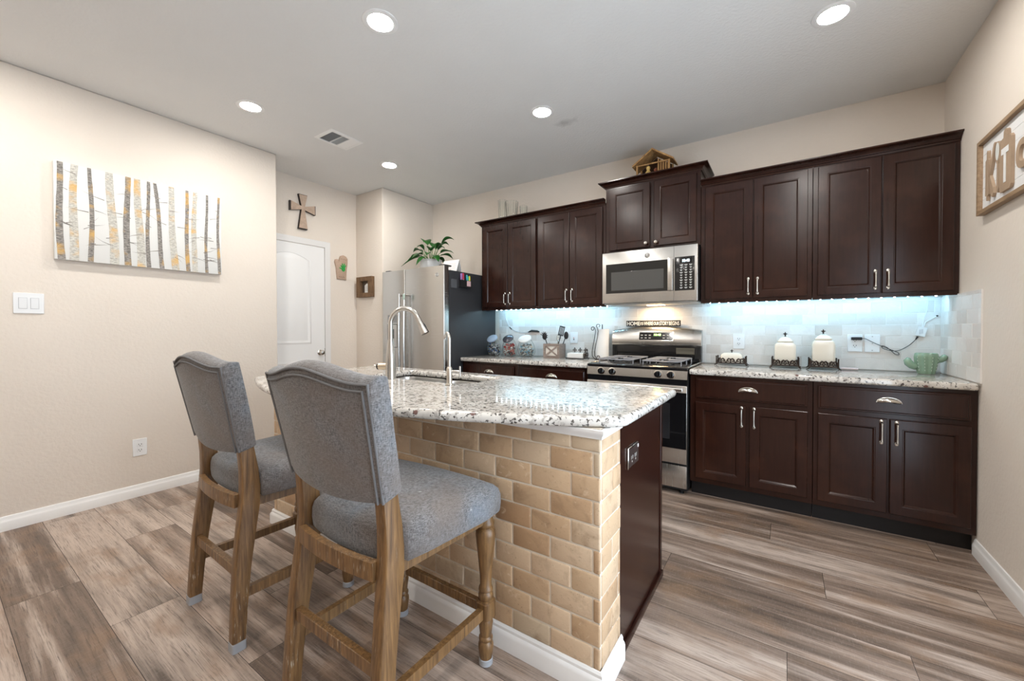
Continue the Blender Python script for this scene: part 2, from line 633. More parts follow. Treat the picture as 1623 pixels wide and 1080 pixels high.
# ------------------------------------------------------------------ room shell
def build_room():
    t = 0.12
    # floor: bed plus one strip per plank (9 inch boards along X)
    fm = MB()
    PW, PL, Y0, g = 0.2286, 1.524, 0.428, 0.0009
    known = {7: -0.496, 6: 0.389, 5: 0.014, 9: 0.735, 10: -0.063, 11: 0.666, 1: -3.11, 2: -3.45, -1: -2.778, 0: -2.25, 8: 0.16, 4: -0.95, 3: -1.85}
    k = -15
    r2 = random.Random(11)
    while Y0 + PW * k < B:
        ya, yb = Y0 + PW * k, min(Y0 + PW * (k + 1), B + 0.02)
        off = known.get(k, r2.uniform(0, PL))
        x = off - PL * 6
        while x < R + 0.02:
            xa, xb = max(x, W3 - 0.05), min(x + PL, R + 0.02)
            if xb > xa + 0.001:
                fm.poly([(xa + g, ya + g, 0), (xb - g, ya + g, 0), (xb - g, yb - g, 0), (xa + g, yb - g, 0)])
            x += PL
        k += 1
    fm.mi = 1
    fm.box(W3 - 0.1, R + 0.1, REAR, B + 0.1, -0.06, -0.0006)
    S(fm.build('floor', [FLOORM, GROOVE], None, False))
    c = MB().box(W3 - 0.1, R + 0.1, REAR, B + 0.1, CEIL, CEIL + 0.08)
    c.mi = 1
    for x, y in ((0.193, 1.36), (-3.17, 0.13), (-1.62, 0.13), (0.193, 0.13), (-3.17, -1.4), (-1.62, -1.4), (0.193, -1.4)):   # unseen downlights continuing the grid; rearmost row added to brighten the room
        c.disc((x, y, CEIL - 0.0018), 0.0625, 'z', 32)
    S(c.build('ceiling', [CEILM, LENS], None, False, 38, False))
    S(MB().box(W3 - 0.1, R + 0.1, REAR - 0.12, REAR, 0, CEIL).build('wall_rear', WALL, None, False))
    S(MB().box(W2, R + 0.1, B, B + t, 0, CEIL).build('wall_back', WALL, None, False))
    S(MB().box(R, R + t, PATIO[1], B, 0, CEIL).box(R, R + t, REAR, PATIO[0], 0, CEIL).box(R, R + t, PATIO[0], PATIO[1], PATIO[2], CEIL).build('wall_right', WALL, None, False))
    m = MB()
    for a in (PATIO[0], (PATIO[0] + PATIO[1]) / 2 - 0.03, PATIO[1] - 0.05):
        m.box(R + 0.03, R + 0.08, a, a + 0.05, 0.0, PATIO[2])
    m.box(R + 0.03, R + 0.08, PATIO[0], PATIO[1], PATIO[2] - 0.05, PATIO[2])
    m.box(R + 0.03, R + 0.08, PATIO[0], PATIO[1], 0, 0.06)
    S(m.build('window_1', TRIM, None, False))
    S(MB().box(L - t, L, REAR, YL, 0, CEIL, 0.012, 3).build('wall_left', WALL, None, True))
    S(MB().box(W3 - t, W3, YL - 0.1, F2 + 0.1, 0, CEIL).build('wall_doorway', WALL, None, False))
    S(MB().box(W3, W2, F2, B + t, 0, CEIL, 0.012, 3).build('wall_nook', WALL, None, True))
    S(MB().box(W3, L - t, YL - 0.10, YL, 0, CEIL).build('wall_return', WALL, None, False))

    # baseboards: profile swept straight
    prof = [(0, 0), (0.016, 0), (0.016, 0.052), (0.013, 0.060), (0.009, 0.066), (0.009, 0.074), (0.005, 0.084), (0, 0.086)]

    def base(name, axis, plane, sgn, a0, a1):
        m = MB()
        if axis == 'y':
            m.loft([[(plane + sgn * d, a, z) for d, z in prof] for a in (a0, a1)])
        else:
            m.loft([[(a, plane + sgn * d, z) for d, z in prof] for a in (a0, a1)])
        return S(m.build(name, TRIM))
    base('baseboard_left', 'y', L, 1, REAR, YL - 0.002)
    base('baseboard_right', 'y', R, -1, PATIO[1], B - 0.60)
    base('baseboard_doorway', 'y', W3, 1, 2.625, F2)
    base('baseboard_nook', 'x', F2, -1, W3 + 0.016, W2 + 0.0)
    # backsplash: tumbled subway tile, back wall and short return on the right wall
    m = MB()
    z0, rowh, tl = CT + 0.001, 0.0785, 0.156
    top = 1.407
    rt = random.Random(5)

    def tiles(a0, a1, flip, nrow, ztop, off):
        for r in range(nrow):
            za, zb = z0 + rowh * r, min(z0 + rowh * (r + 1), ztop)
            if zb - za < 0.01:
                continue
            a = a0 - tl * (off if r % 2 else 0.5 + off)
            while a < a1:
                p, q = max(a, a0), min(a + tl, a1)
                if q - p > 0.008:
                    d = 0.0085 + rt.uniform(-0.0008, 0.0008)
                    g = 0.0011
                    if not flip:
                        m.box(p + g, q - g, B - d, B - 0.001, za + g, zb - g, 0.0012, 1)
                    else:
                        m.box(R - d, R - 0.001, p + g, q - g, za + g, zb - g, 0.0012, 1)
                a += tl
    tiles(-2.70, -1.31, False, 7, top, 0.3)
    tiles(-1.31, -0.548, False, 7, 1.412, 0.8)
    tiles(-0.548, R - 0.009, False, 7, top, 0.3)
    tiles(B - 0.655, B - 0.009, True, 7, top, 0.25)
    m.mi = 1
    m.box(-2.70, R - 0.001, B - 0.0072, B - 0.0005, z0, top)
    m.box(R - 0.0072, R - 0.0005, B - 0.655, B - 0.001, z0, top)
    S(m.build('trim_backsplash', [SPLASH, GROUTW], None, True, 30))


build_room()


# ------------------------------------------------------------------ pantry door with casing
def build_door():
    y0, y1, zt = 1.775, 2.545, 2.10
    xf = W3 + 0.012
    d = MB().box(W3 + 0.001, xf, y0, y1, 0.012, zt, 0.002, 1).build('door_1', DOORM)
    S(d)

    def panel(pts):
        cy = sum(p[0] for p in pts) / len(pts); cz = sum(p[1] for p in pts) / len(pts)
        hw = max(abs(p[0] - cy) for p in pts); hh = max(abs(p[1] - cz) for p in pts)

        def ins(i, dd):
            return [(xf + dd, cy + (a - cy) * (1 - i / hw), cz + (b - cz) * (1 - i / hh)) for a, b in pts]
        m = MB()
        m.loft([ins(0, 0.0001), ins(0.008, 0.006), ins(0.018, 0.0055), ins(0.026, 0.0012), ins(0.040, 0.0012), ins(0.058, 0.0055)], False, True)
        return m.build('door_panel', DOORM, d, True, 60)
    ya, yb = y0 + 0.155, y1 - 0.155
    arch = [(ya, 1.045), (yb, 1.045)]
    for k in range(13):
        s = k / 12.0
        arch.append((yb + (ya - yb) * s, 1.935 + 0.065 * math.sin(PI * s)))
    panel(arch)
    panel([(ya, 0.24), (yb, 0.24), (yb, 0.86), (ya, 0.86)])
    # knob
    k = MB().lathe([(0.0, 0), (0.031, 0), (0.031, 0.004), (0.026, 0.008), (0.011, 0.010), (0.011, 0.030), (0.020, 0.036), (0.027, 0.046), (0.027, 0.054), (0.020, 0.062), (0.0, 0.064)], (xf, y1 - 0.058, 0.945), 'x', 24)
    k.build('door_knob', BRIGHT, d)['label'] = 'round nickel knob of the white door'
    MB().box(xf - 0.004, xf + 0.0015, y1 - 0.004, y1 + 0.001, 0.90, 0.99).build('latch_plate', NICKEL, d)
    # casing: profile mitred round the opening
    pr = [(0.0, 0.0), (0.0, 0.011), (0.012, 0.014), (0.030, 0.014), (0.044, 0.018), (0.060, 0.018), (0.064, 0.010), (0.064, 0.0)]
    yi0, yi1, zi = y0 - 0.006, y1 + 0.006, zt + 0.006
    rings = []
    for (yc, zc, sy, sz) in ((yi1, 0.0, 1, 0), (yi1, zi, 1, 1), (yi0, zi, -1, 1), (yi0, 0.0, -1, 0)):
        rings.append([(W3 + 0.0005 + dd, yc + sy * o, zc + sz * o) for o, dd in pr])
    S(MB().loft(rings).build('trim_1', TRIM, None, True, 30))


build_door()


# ------------------------------------------------------------------ cabinet hardware
def bar_pull(parent, x, zc, yf, ln=0.125):
    m = MB()
    for s in (-1, 1):
        z = zc + s * (ln / 2 - 0.012)
        m.ball((x, yf - 0.003, z + s * 0.003), (0.009, 0.0035, 0.012), 12, 6)
        m.tube([(x, yf - 0.002, z - s * 0.002), (x, yf - 0.014, z - s * 0.004), (x, yf - 0.022, z - s * 0.012)], [0.006, 0.005, 0.0045], 8)
    zs = [zc - ln / 2 + 0.018 + (ln - 0.036) * k / 8.0 for k in range(9)]
    m.tube([(x, yf - 0.023 - 0.003 * math.sin(PI * k / 8.0), z) for k, z in enumerate(zs)], [0.0062, 0.0048, 0.0042, 0.004, 0.004, 0.004, 0.0042, 0.0048, 0.0062], 10)
    return m.build('handle', BRIGHT, parent)


def knob(parent, x, z, yf):
    return MB().lathe([(0, 0), (0.009, 0), (0.006, -0.006), (0.006, -0.013), (0.014, -0.018), (0.016, -0.023), (0.013, -0.028), (0.006, -0.030), (0, -0.030)], (x, yf, z), 'y', 20).build('knob', BRIGHT, parent)


def cup_pull(parent, x, z, yf):
    m = MB()
    n, k = 14, 6
    rings = []
    for i in range(n + 1):
        a = PI * i / n
        cx, cz = x - 0.052 * math.cos(a), 0.030 * math.sin(a)
        ring = []
        for j in range(k + 1):
            b = (PI / 2) * j / k
            ring.append((x + (cx - x) * (0.35 + 0.65 * math.cos(b)) if j else cx, yf - 0.001 - 0.024 * math.sin(b) * (0.25 + 0.75 * math.sin(a)), z + cz * (0.25 + 0.75 * math.cos(b))))
        rings.append(ring)
    m.loft(rings, False, False, False)
    m.tube([(x - 0.054 * math.cos(PI * i / n), yf - 0.002, z + 0.032 * math.sin(PI * i / n)) for i in range(n + 1)], 0.0028, 8)
    o = m.build('handle', BRIGHT, parent, True, 60, False)
    sd = o.modifiers.new('thickness', 'SOLIDIFY')
    sd.thickness = 0.0015
    return o


DOOR_RINGS = [(0, 0.020), (0, 0.0025), (0.0025, 0.0), (0.050, 0.0), (0.0525, 0.0015), (0.056, 0.0015), (0.062, 0.0085), (0.064, 0.010)]
DRAW_RINGS = [(0, 0.020), (0, 0.006), (0.003, 0.0035), (0.009, 0.0035), (0.014, 0.0), (0.020, 0.0)]


def cab_door(parent, x0, x1, z0, z1, yf):
    return rect_rings(MB(), x0, x1, z0, z1, yf - 0.020, DOOR_RINGS).build('door', ESP, parent, True, 25, True)


def drawer(parent, x0, x1, z0, z1, yf):
    return rect_rings(MB(), x0, x1, z0, z1, yf - 0.020, DRAW_RINGS).build('drawer', ESP, parent, True, 25, True)


def wall_cabinet(label, x0, x1, doors, zb, zt, dz0, dz1, hw, group='dark wood wall cabinets'):
    o = T('wall_cabinet', label, 'cabinet', ((x0 + x1) / 2, B - 0.15, zb), group)
    m = MB()
    m.box(x0 + 0.0006, x1 - 0.0006, YU, B - 0.001, zb + 0.012, zt, 0.0008, 1)
    m.box(x0 + 0.0006, x1 - 0.0006, YU, YU + 0.019, zb, zb + 0.012)
    m.build('cabinet_body', ESP, o, True, 30)
    for i, (a, b) in enumerate(doors):
        d = cab_door(o, a, b, dz0, dz1, YU - 0.0005)
        yf = YU - 0.0205
        if hw == 'pull':
            bar_pull(d, (b - 0.026) if i == 0 else (a + 0.026), dz0 + 0.085, yf)
        else:
            knob(d, (b - 0.026) if i == 0 else (a + 0.022), dz0 + 0.028, yf)
    return o


def build_wall_cabinets():
    zb, zt = 1.400, 2.318
    wall_cabinet('dark wood two-door wall cabinet hung right beside the refrigerator', -2.715, -2.018, [(-2.683, -2.369), (-2.363, -2.030)], zb, zt, 1.428, 2.288, 'pull')
    wall_cabinet('dark wood two-door wall cabinet just left of the microwave', -2.016, -1.318, [(-2.000, -1.668), (-1.662, -1.345)], zb, zt, 1.428, 2.288, 'pull')
    wall_cabinet('taller-set dark wood cabinet with round knobs above the microwave', -1.316, -0.546, [(-1.278, -0.932), (-0.899, -0.575)], 1.858, 2.445, 1.885, 2.418, 'knob')
    wall_cabinet('dark wood two-door wall cabinet just right of the microwave', -0.544, 0.153, [(-0.512, -0.197), (-0.191, 0.126)], zb, zt, 1.428, 2.288, 'pull')
    wall_cabinet('dark wood two-door wall cabinet in the corner by the right wall', 0.155, R - 0.002, [(0.182, 0.500), (0.508, 0.820)], zb, zt, 1.428, 2.288, 'pull')
    pr = [(0.0, 0.0), (0.006, 0.0), (0.008, 0.010), (0.014, 0.012), (0.020, 0.022), (0.034, 0.033), (0.050, 0.038), (0.054, 0.040), (0.054, 0.048), (0.0, 0.048)]

    def crown(label, path, z):
        """path of (x, y, ox, oy): wall-plan corner and its outward mitre direction."""
        m = MB()
        m.loft([[(x + ox * d, y + oy * d, z + h) for d, h in pr] for x, y, ox, oy in path])
        return tag(m.build('crown_moulding', ESP, None, True, 25), label, 'moulding', 'crown mouldings on the wall cabinets')
    y = YU - 0.0005
    crown('dark crown moulding along the top of the two left wall cabinets', [(-2.7155, B - 0.002, -1, 0), (-2.7155, y, -1, -1), (-1.3185, y, 0, -1)], 2.300)['kind'] = 'thing'
    crown('raised dark crown moulding around the cabinet over the microwave', [(-1.3165, B - 0.002, -1, 0), (-1.3165, y, -1, -1), (-0.5455, y, 1, -1), (-0.5455, B - 0.002, 1, 0)], 2.436)['kind'] = 'thing'
    crown('long dark crown moulding running from the microwave to the right wall', [(-0.5435, y, 0, -1), (R - 0.0015, y, 0, -1)], 2.300)['kind'] = 'thing'


build_wall_cabinets()


def base_cabinet(label, x0, x1, dr, doors, group='dark wood base cabinets'):
    o = T('base_cabinet', label, 'cabinet', ((x0 + x1) / 2, B - 0.3, 0), group)
    m = MB()
    m.box(x0 + 0.0006, x1 - 0.0006, YB, B - 0.002, 0.105, CT - 0.040, 0.0008, 1)
    m.build('cabinet_body', ESP, o, True, 30)
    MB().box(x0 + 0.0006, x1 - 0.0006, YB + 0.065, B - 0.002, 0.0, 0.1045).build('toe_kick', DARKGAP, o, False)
    yf = YB - 0.0205
    d = drawer(o, dr[0], dr[1], 0.712, 0.853, YB - 0.0005)
    cup_pull(d, (dr[0] + dr[1]) / 2, 0.776, yf)
    for i, (a, b) in enumerate(doors):
        q = cab_door(o, a, b, 0.142, 0.682, YB - 0.0005)
        bar_pull(q, (b - 0.026) if i == 0 else (a + 0.026), 0.682 - 0.075, yf, 0.14)
    return o


def build_base_cabinets():
    base_cabinet('dark wood base cabinet next to the refrigerator, under the candy jars', -2.722, -2.042, (-2.662, -2.085), [(-2.662, -2.377), (-2.371, -2.085)])
    base_cabinet('dark wood base cabinet left of the range, under the utensil crate', -2.040, -1.345, (-2.000, -1.372), [(-2.000, -1.690), (-1.684, -1.372)])
    base_cabinet('dark wood base cabinet right of the range, under the butter dish', -0.562, 0.148, (-0.524, 0.122), [(-0.524, -0.211), (-0.191, 0.122)])
    base_cabinet('dark wood base cabinet in the corner against the right wall', 0.150, R - 0.003, (0.173, 0.818), [(0.173, 0.490), (0.503, 0.820)])
    z0 = CT - 0.038
    yf, yb = B - 0.648, B - 0.0105
    tag(MB().box(-2.726, -1.3435, yf, yb, z0, CT, 0.011, 4).build('countertop', GRANITE, None, True, 50), 'short speckled granite countertop between refrigerator and range', 'countertop', 'granite counters on the back wall')
    tag(MB().box(-0.564, R - 0.0092, yf, B - 0.0092, z0, CT, 0.011, 4).build('countertop', GRANITE, None, True, 50), 'long speckled granite countertop right of the range holding the canisters', 'countertop', 'granite counters on the back wall')


build_base_cabinets()


# ------------------------------------------------------------------ refrigerator
def logo(name, parent, c, r, axis='y'):
    """Round monogram badge: dark disc, bright ring and two curled strokes."""
    b = MB().lathe([(0, 0), (r, 0), (r, -0.002), (r * 0.9, -0.003), (0, -0.003)], c, axis, 28).build(name, plain('badge_grey', (0.42, 0.42, 0.43), 0.3, 1.0), parent)
    m = MB()
    y = c[1] - 0.0035
    m.tube([(c[0] + r * 0.92 * math.cos(a * PI / 16), y, c[2] + r * 0.92 * math.sin(a * PI / 16)) for a in range(33)], r * 0.07, 6)

    def sp(cx, cz, rr, a0, a1):
        n = 14
        return [(c[0] + cx + rr * (1 - 0.45 * k / n) * math.cos(math.radians(a0 + (a1 - a0) * k / n)), y, c[2] + cz + rr * (1 - 0.45 * k / n) * math.sin(math.radians(a0 + (a1 - a0) * k / n))) for k in range(n + 1)]
    m.tube(sp(-0.28 * r, 0.05 * r, 0.42 * r, 60, 400), r * 0.08, 6)
    m.tube(sp(0.30 * r, 0.22 * r, 0.30 * r, 40, 270), r * 0.08, 6)
    m.tube(sp(0.30 * r, -0.24 * r, 0.32 * r, 100, 420), r * 0.08, 6)
    m.build('emblem', plain('badge_bright', (0.85, 0.85, 0.84), 0.2, 1.0), b)
    return b


def build_fridge():
    x0, x1, yb, yd = -3.662, -2.735, 2.945, 2.868
    o = T('refrigerator', 'stainless side-by-side refrigerator with black sides in the corner', 'refrigerator', ((x0 + x1) / 2, 3.3, 0))
    m = MB()
    m.box(x0, x1, yb + 0.004, B - 0.03, 0.02, 1.785, 0.004, 2)
    m.box(x0 + 0.004, x1 - 0.004, yb - 0.006, yb + 0.01, 0.06, 1.78)
    m.build('body', CHAR, o)
    MB().box(x0 + 0.02, x1 - 0.02, yb - 0.03, yb + 0.02, 0.0, 0.05).build('kick_grille', BLACKM, o)
    seam = -3.294

    def fdoor(a, b, name):
        pts = rrect(a, b, yd, yb - 0.008, (0.014, 0.014, 0.003, 0.003), 5)
        mm = MB()
        mm.loft([[(x, y, z) for x, y in pts] for z in (0.055, 1.822)])
        return mm.build(name, STEEL, o, True, 35)
    dl = fdoor(x0 + 0.002, seam - 0.0025, 'freezer_door')
    dr = fdoor(seam + 0.0025, x1 - 0.002, 'fridge_door')
    for d, x in ((dl, seam - 0.036), (dr, seam + 0.040)):
        mm = MB()
        zs = [0.62 + (1.57 - 0.62) * k / 10.0 for k in range(11)]
        mm.tube([(x, yd - 0.040 - 0.010 * math.sin(PI * k / 10.0), z) for k, z in enumerate(zs)], 0.0125, 10, True, 1.25)
        for z in (0.635, 1.555):
            mm.tube([(x, yd + 0.001, z), (x, yd - 0.042, z)], 0.011, 10)
        mm.build('handle', STEELH, d)
    MB().box(seam + 0.034, seam + 0.066, yd - 0.058, yd - 0.0545, 1.505, 1.560, 0.001, 1).build('handle_tag', plain('pale_green_tag', (0.45, 0.58, 0.52), 0.4), dr)
    # ice and water dispenser
    mm = MB()
    rect_rings(mm, -3.585, -3.392, 0.985, 1.365, yd - 0.003, [(0, 0.0028), (0.0, 0.001), (0.002, 0.0), (0.012, 0.0), (0.014, 0.0015)])
    dp = mm.build('dispenser', STEELH, dl, True, 25)
    MB().box(-3.566, -3.411, yd - 0.0025, yd - 0.0005, 1.268, 1.350, 0.0004, 1).build('control_panel', plain('dispenser_panel', (0.33, 0.33, 0.33), 0.25, 0.6), dp)
    mm = MB()
    rect_rings(mm, -3.566, -3.411, 1.003, 1.255, yd - 0.0028, [(0, 0.0), (0.004, 0.001), (0.014, 0.0022)])
    mm.build('recess', BLACKG, dp)
    MB().box(-3.505, -3.472, yd - 0.010, yd - 0.002, 1.10, 1.20, 0.002, 1).build('paddle', BLACKM, dp)
    logo('badge', dr, (-2.826, yd + 0.0005, 1.735), 0.021)
    for x in (x0 + 0.06, x1 - 0.06):
        MB().box(x - 0.035, x + 0.035, yd + 0.03, yb + 0.06, 1.823, 1.838, 0.004, 2).build('hinge_cover', CHAR, o)


build_fridge()


# ------------------------------------------------------------------ range and microwave
def build_range():
    x0, x1 = -1.3385, -0.5695
    yf = B - 0.655
    o = T('gas_range', 'stainless gas range with black cooktop between the granite counters', 'range', ((x0 + x1) / 2, B - 0.3, 0))
    MB().box(x0 + 0.003, x1 - 0.003, yf + 0.012, B - 0.015, 0.03, 0.900, 0.003, 1).build('body', BLACKM, o)
    for x in (x0 + 0.05, x1 - 0.05):
        for y in (yf + 0.05, B - 0.07):
            MB().lathe([(0, 0), (0.018, 0), (0.018, 0.008), (0.009, 0.010), (0.009, 0.032)], (x, y, 0), 'z', 12).build('foot', BLACKM, o)
    # lower drawer, oven door
    d = MB().box(x0 + 0.004, x1 - 0.004, yf - 0.012, yf + 0.011, 0.052, 0.214, 0.004, 2)
    d.build('storage_drawer', STEELH, o)
    od = MB().box(x0 + 0.004, x1 - 0.004, yf - 0.014, yf + 0.011, 0.228, 0.792, 0.004, 2).build('oven_door', STEELH, o)
    MB().box(x0 + 0.006, x1 - 0.006, yf - 0.0175, yf - 0.0142, 0.336, 0.742, 0.001, 1).build('oven_glass', BLACKG, od)
    m = MB()
    rect_rings(m, x0 + 0.12, x1 - 0.12, 0.40, 0.66, yf - 0.0185, [(0, 0.0009), (0.001, 0.0), (0.004, 0.0), (0.005, 0.0007)])
    m.build('oven_window', plain('oven_window_grey', (0.02, 0.02, 0.022), 0.08), od)
    m = MB()
    m.tube([(x0 + 0.03, yf - 0.052, 0.770), (x1 - 0.03, yf - 0.052, 0.770)], 0.014, 14, True, 1.0)
    for x in (x0 + 0.055, x1 - 0.055):
        m.tube([(x, yf - 0.013, 0.770), (x, yf - 0.05, 0.770)], 0.010, 10)
    m.build('oven_handle', STEELH, od)
    MB().box(x0 + 0.004, x1 - 0.004, yf - 0.006, yf + 0.011, 0.797, 0.834, 0.002, 1).build('vent_strip', BLACK, o)
    m = MB()
    m.prism([(yf - 0.012, 0.836), (yf + 0.011, 0.836), (yf + 0.011, 0.898), (yf - 0.006, 0.898)], 'x', x0 + 0.003, x1 - 0.003)
    cp = m.build('control_panel', STEELH, o)
    for x in (-1.217, -1.126, -0.775, -0.684):
        k = MB().lathe([(0, 0), (0.030, 0), (0.030, -0.004), (0.024, -0.006)], (x, yf - 0.0085, 0.868), 'y', 24).build('knob_bezel', BRIGHT, cp)
        kk = MB().lathe([(0.0, 0), (0.023, 0), (0.021, -0.016), (0.019, -0.022), (0.0, -0.022)], (x, yf - 0.0145, 0.868), 'y', 24)
        kk.box(x - 0.0055, x + 0.0055, yf - 0.046, yf - 0.034, 0.848, 0.888, 0.002, 1)
        kk.build('knob', BLACK, cp)
    # cooktop
    ck = MB().box(x0 + 0.002, x1 - 0.002, yf - 0.010, B - 0.075, 0.9005, 0.922, 0.006, 2).build('cooktop', BLACK, o)
    for x in (x0 + 0.001, x1 - 0.013):
        MB().box(x, x + 0.012, yf + 0.03, B - 0.08, 0.918, 0.927, 0.002, 1).build('side_trim', STEEL, ck)
    GR = plain('enamel_grate', (0.30, 0.30, 0.32), 0.4, bs=(200.0, 0.15, 0.001))
    for gx0, gx1 in ((x0 + 0.065, x0 + 0.345), (x1 - 0.345, x1 - 0.065)):
        gc = (gx0 + gx1) / 2
        g = MB()
        ya, yb2 = yf + 0.055, B - 0.125
        zt = 0.957
        pts = [(x, y, zt) for x, y in rrect(gx0, gx1, ya, yb2, 0.03, 5)]
        g.tube(pts + [pts[0]], 0.0046, 8)
        ym = (ya + yb2) / 2
        g.tube([(gx0, ym, zt), (gx1, ym, zt)], 0.0044, 8)
        for yc in ((ya + ym) / 2, (ym + yb2) / 2):
            for dx, dy in ((1, 0), (-1, 0), (0, 1), (0, -1)):
                ex = gc + dx * (gx1 - gx0) / 2
                ey = yc + dy * (ym - ya) / 2
                g.tube([(ex, ey, zt), (gc + dx * 0.035, yc + dy * 0.035, zt + 0.003)], 0.0042, 8)
        for x, y in ((gx0, ya + 0.04), (gx1, ya + 0.04), (gx0, yb2 - 0.04), (gx1, yb2 - 0.04), (gx0, ym), (gx1, ym)):
            g.tube([(x, y, zt), (x, y, 0.9225)], 0.0044, 8)
        g.build('grate', GR, ck)
        for yc in ((ya + ym) / 2, (ym + yb2) / 2):
            b = MB().lathe([(0, 0), (0.052, 0), (0.050, 0.006), (0.036, 0.010), (0.036, 0.018), (0.034, 0.021), (0.0, 0.022)], (gc, yc, 0.9222), 'z', 24)
            b.build('burner', plain('burner_cap', (0.03, 0.03, 0.032), 0.45), ck)
    # backguard: black vent band, arched stainless fascia
    bg = MB().box(x0 + 0.004, x1 - 0.004, B - 0.088, B - 0.0135, 0.923, 1.060, 0.004, 2).build('backguard', BLACK, o)
    m = MB()
    rect_rings(m, x1 - 0.20, x1 - 0.055, 0.985, 1.038, B - 0.0925, [(0, 0.004), (0, 0.001), (0.004, 0.0), (0.012, 0.0025)])
    m.build('vent_slot', plain('vent_slot_grey', (0.16, 0.15, 0.12), 0.3, 0.5), bg)
    for x in (x0 + 0.012, x1 - 0.052):
        mm = MB()
        for k in range(5):
            mm.box(x + k * 0.008, x + k * 0.008 + 0.004, B - 0.0925, B - 0.088, 0.95, 1.045)
        mm.build('louvre', BLACKM, bg)
    m = MB()
    n = 18
    rings = []
    for k in range(n + 1):
        s = k / n
        x = x0 + 0.003 + (x1 - x0 - 0.006) * s
        e = (2 * s - 1) ** 2
        zt = 1.222 - 0.030 * e
        sh = 0.0 if 0 < k < n else 0.004
        rings.append([(x, B - 0.0135, 1.058), (x, B - 0.100 + sh, 1.058), (x, B - 0.104 + sh, 1.066), (x, B - 0.096 + sh, 1.12), (x, B - 0.078 + sh, zt - 0.022), (x, B - 0.066, zt - 0.006), (x, B - 0.048, zt), (x, B - 0.0135, zt)])
    m.loft(rings)
    fs = m.build('fascia', STEELH, o, True, 50)
    # clock and touch panel, tilted with the fascia
    yp = B - 0.1005
    for nm, a, b, z0, z1, mat_, dy in (('panel_bezel', -1.090, -0.792, 1.098, 1.176, BRIGHT, 0.0), ('touch_panel', -1.083, -0.799, 1.104, 1.170, BLACKG, 0.0022)):
        m = MB()
        sl = 0.23
        m.hexa([(a, yp - dy, z0), (b, yp - dy, z0), (b, yp + 0.016, z0), (a, yp + 0.016, z0),
                (a, yp - dy + (z1 - z0) * sl, z1), (b, yp - dy + (z1 - z0) * sl, z1), (b, yp + 0.03, z1), (a, yp + 0.03, z1)])
        pb = m.build(nm, mat_, fs, False)
    up = Vector((0, 0.23, 1)).normalized()
    text('clock_digits', '10:48', emissive('green_digits', (0.25, 1.0, 0.08), 3.0), fs, ((-0.925, yp - 0.0032 + 0.046 * 0.23, 1.150), (1, 0, 0), up), 0.058, 0.020, 0.0008)
    m = MB()
    for ix, x in enumerate((-1.060, -1.025, -0.990, -0.870, -0.835)):
        for z in (1.122, 1.146):
            m.box(x - 0.009, x + 0.009, yp - 0.0035 + (z - 1.104) * 0.23, yp + (z - 1.104) * 0.23, z - 0.005, z + 0.003)
    m.build('touch_keys', plain('key_grey', (0.55, 0.55, 0.54), 0.4), fs, False)


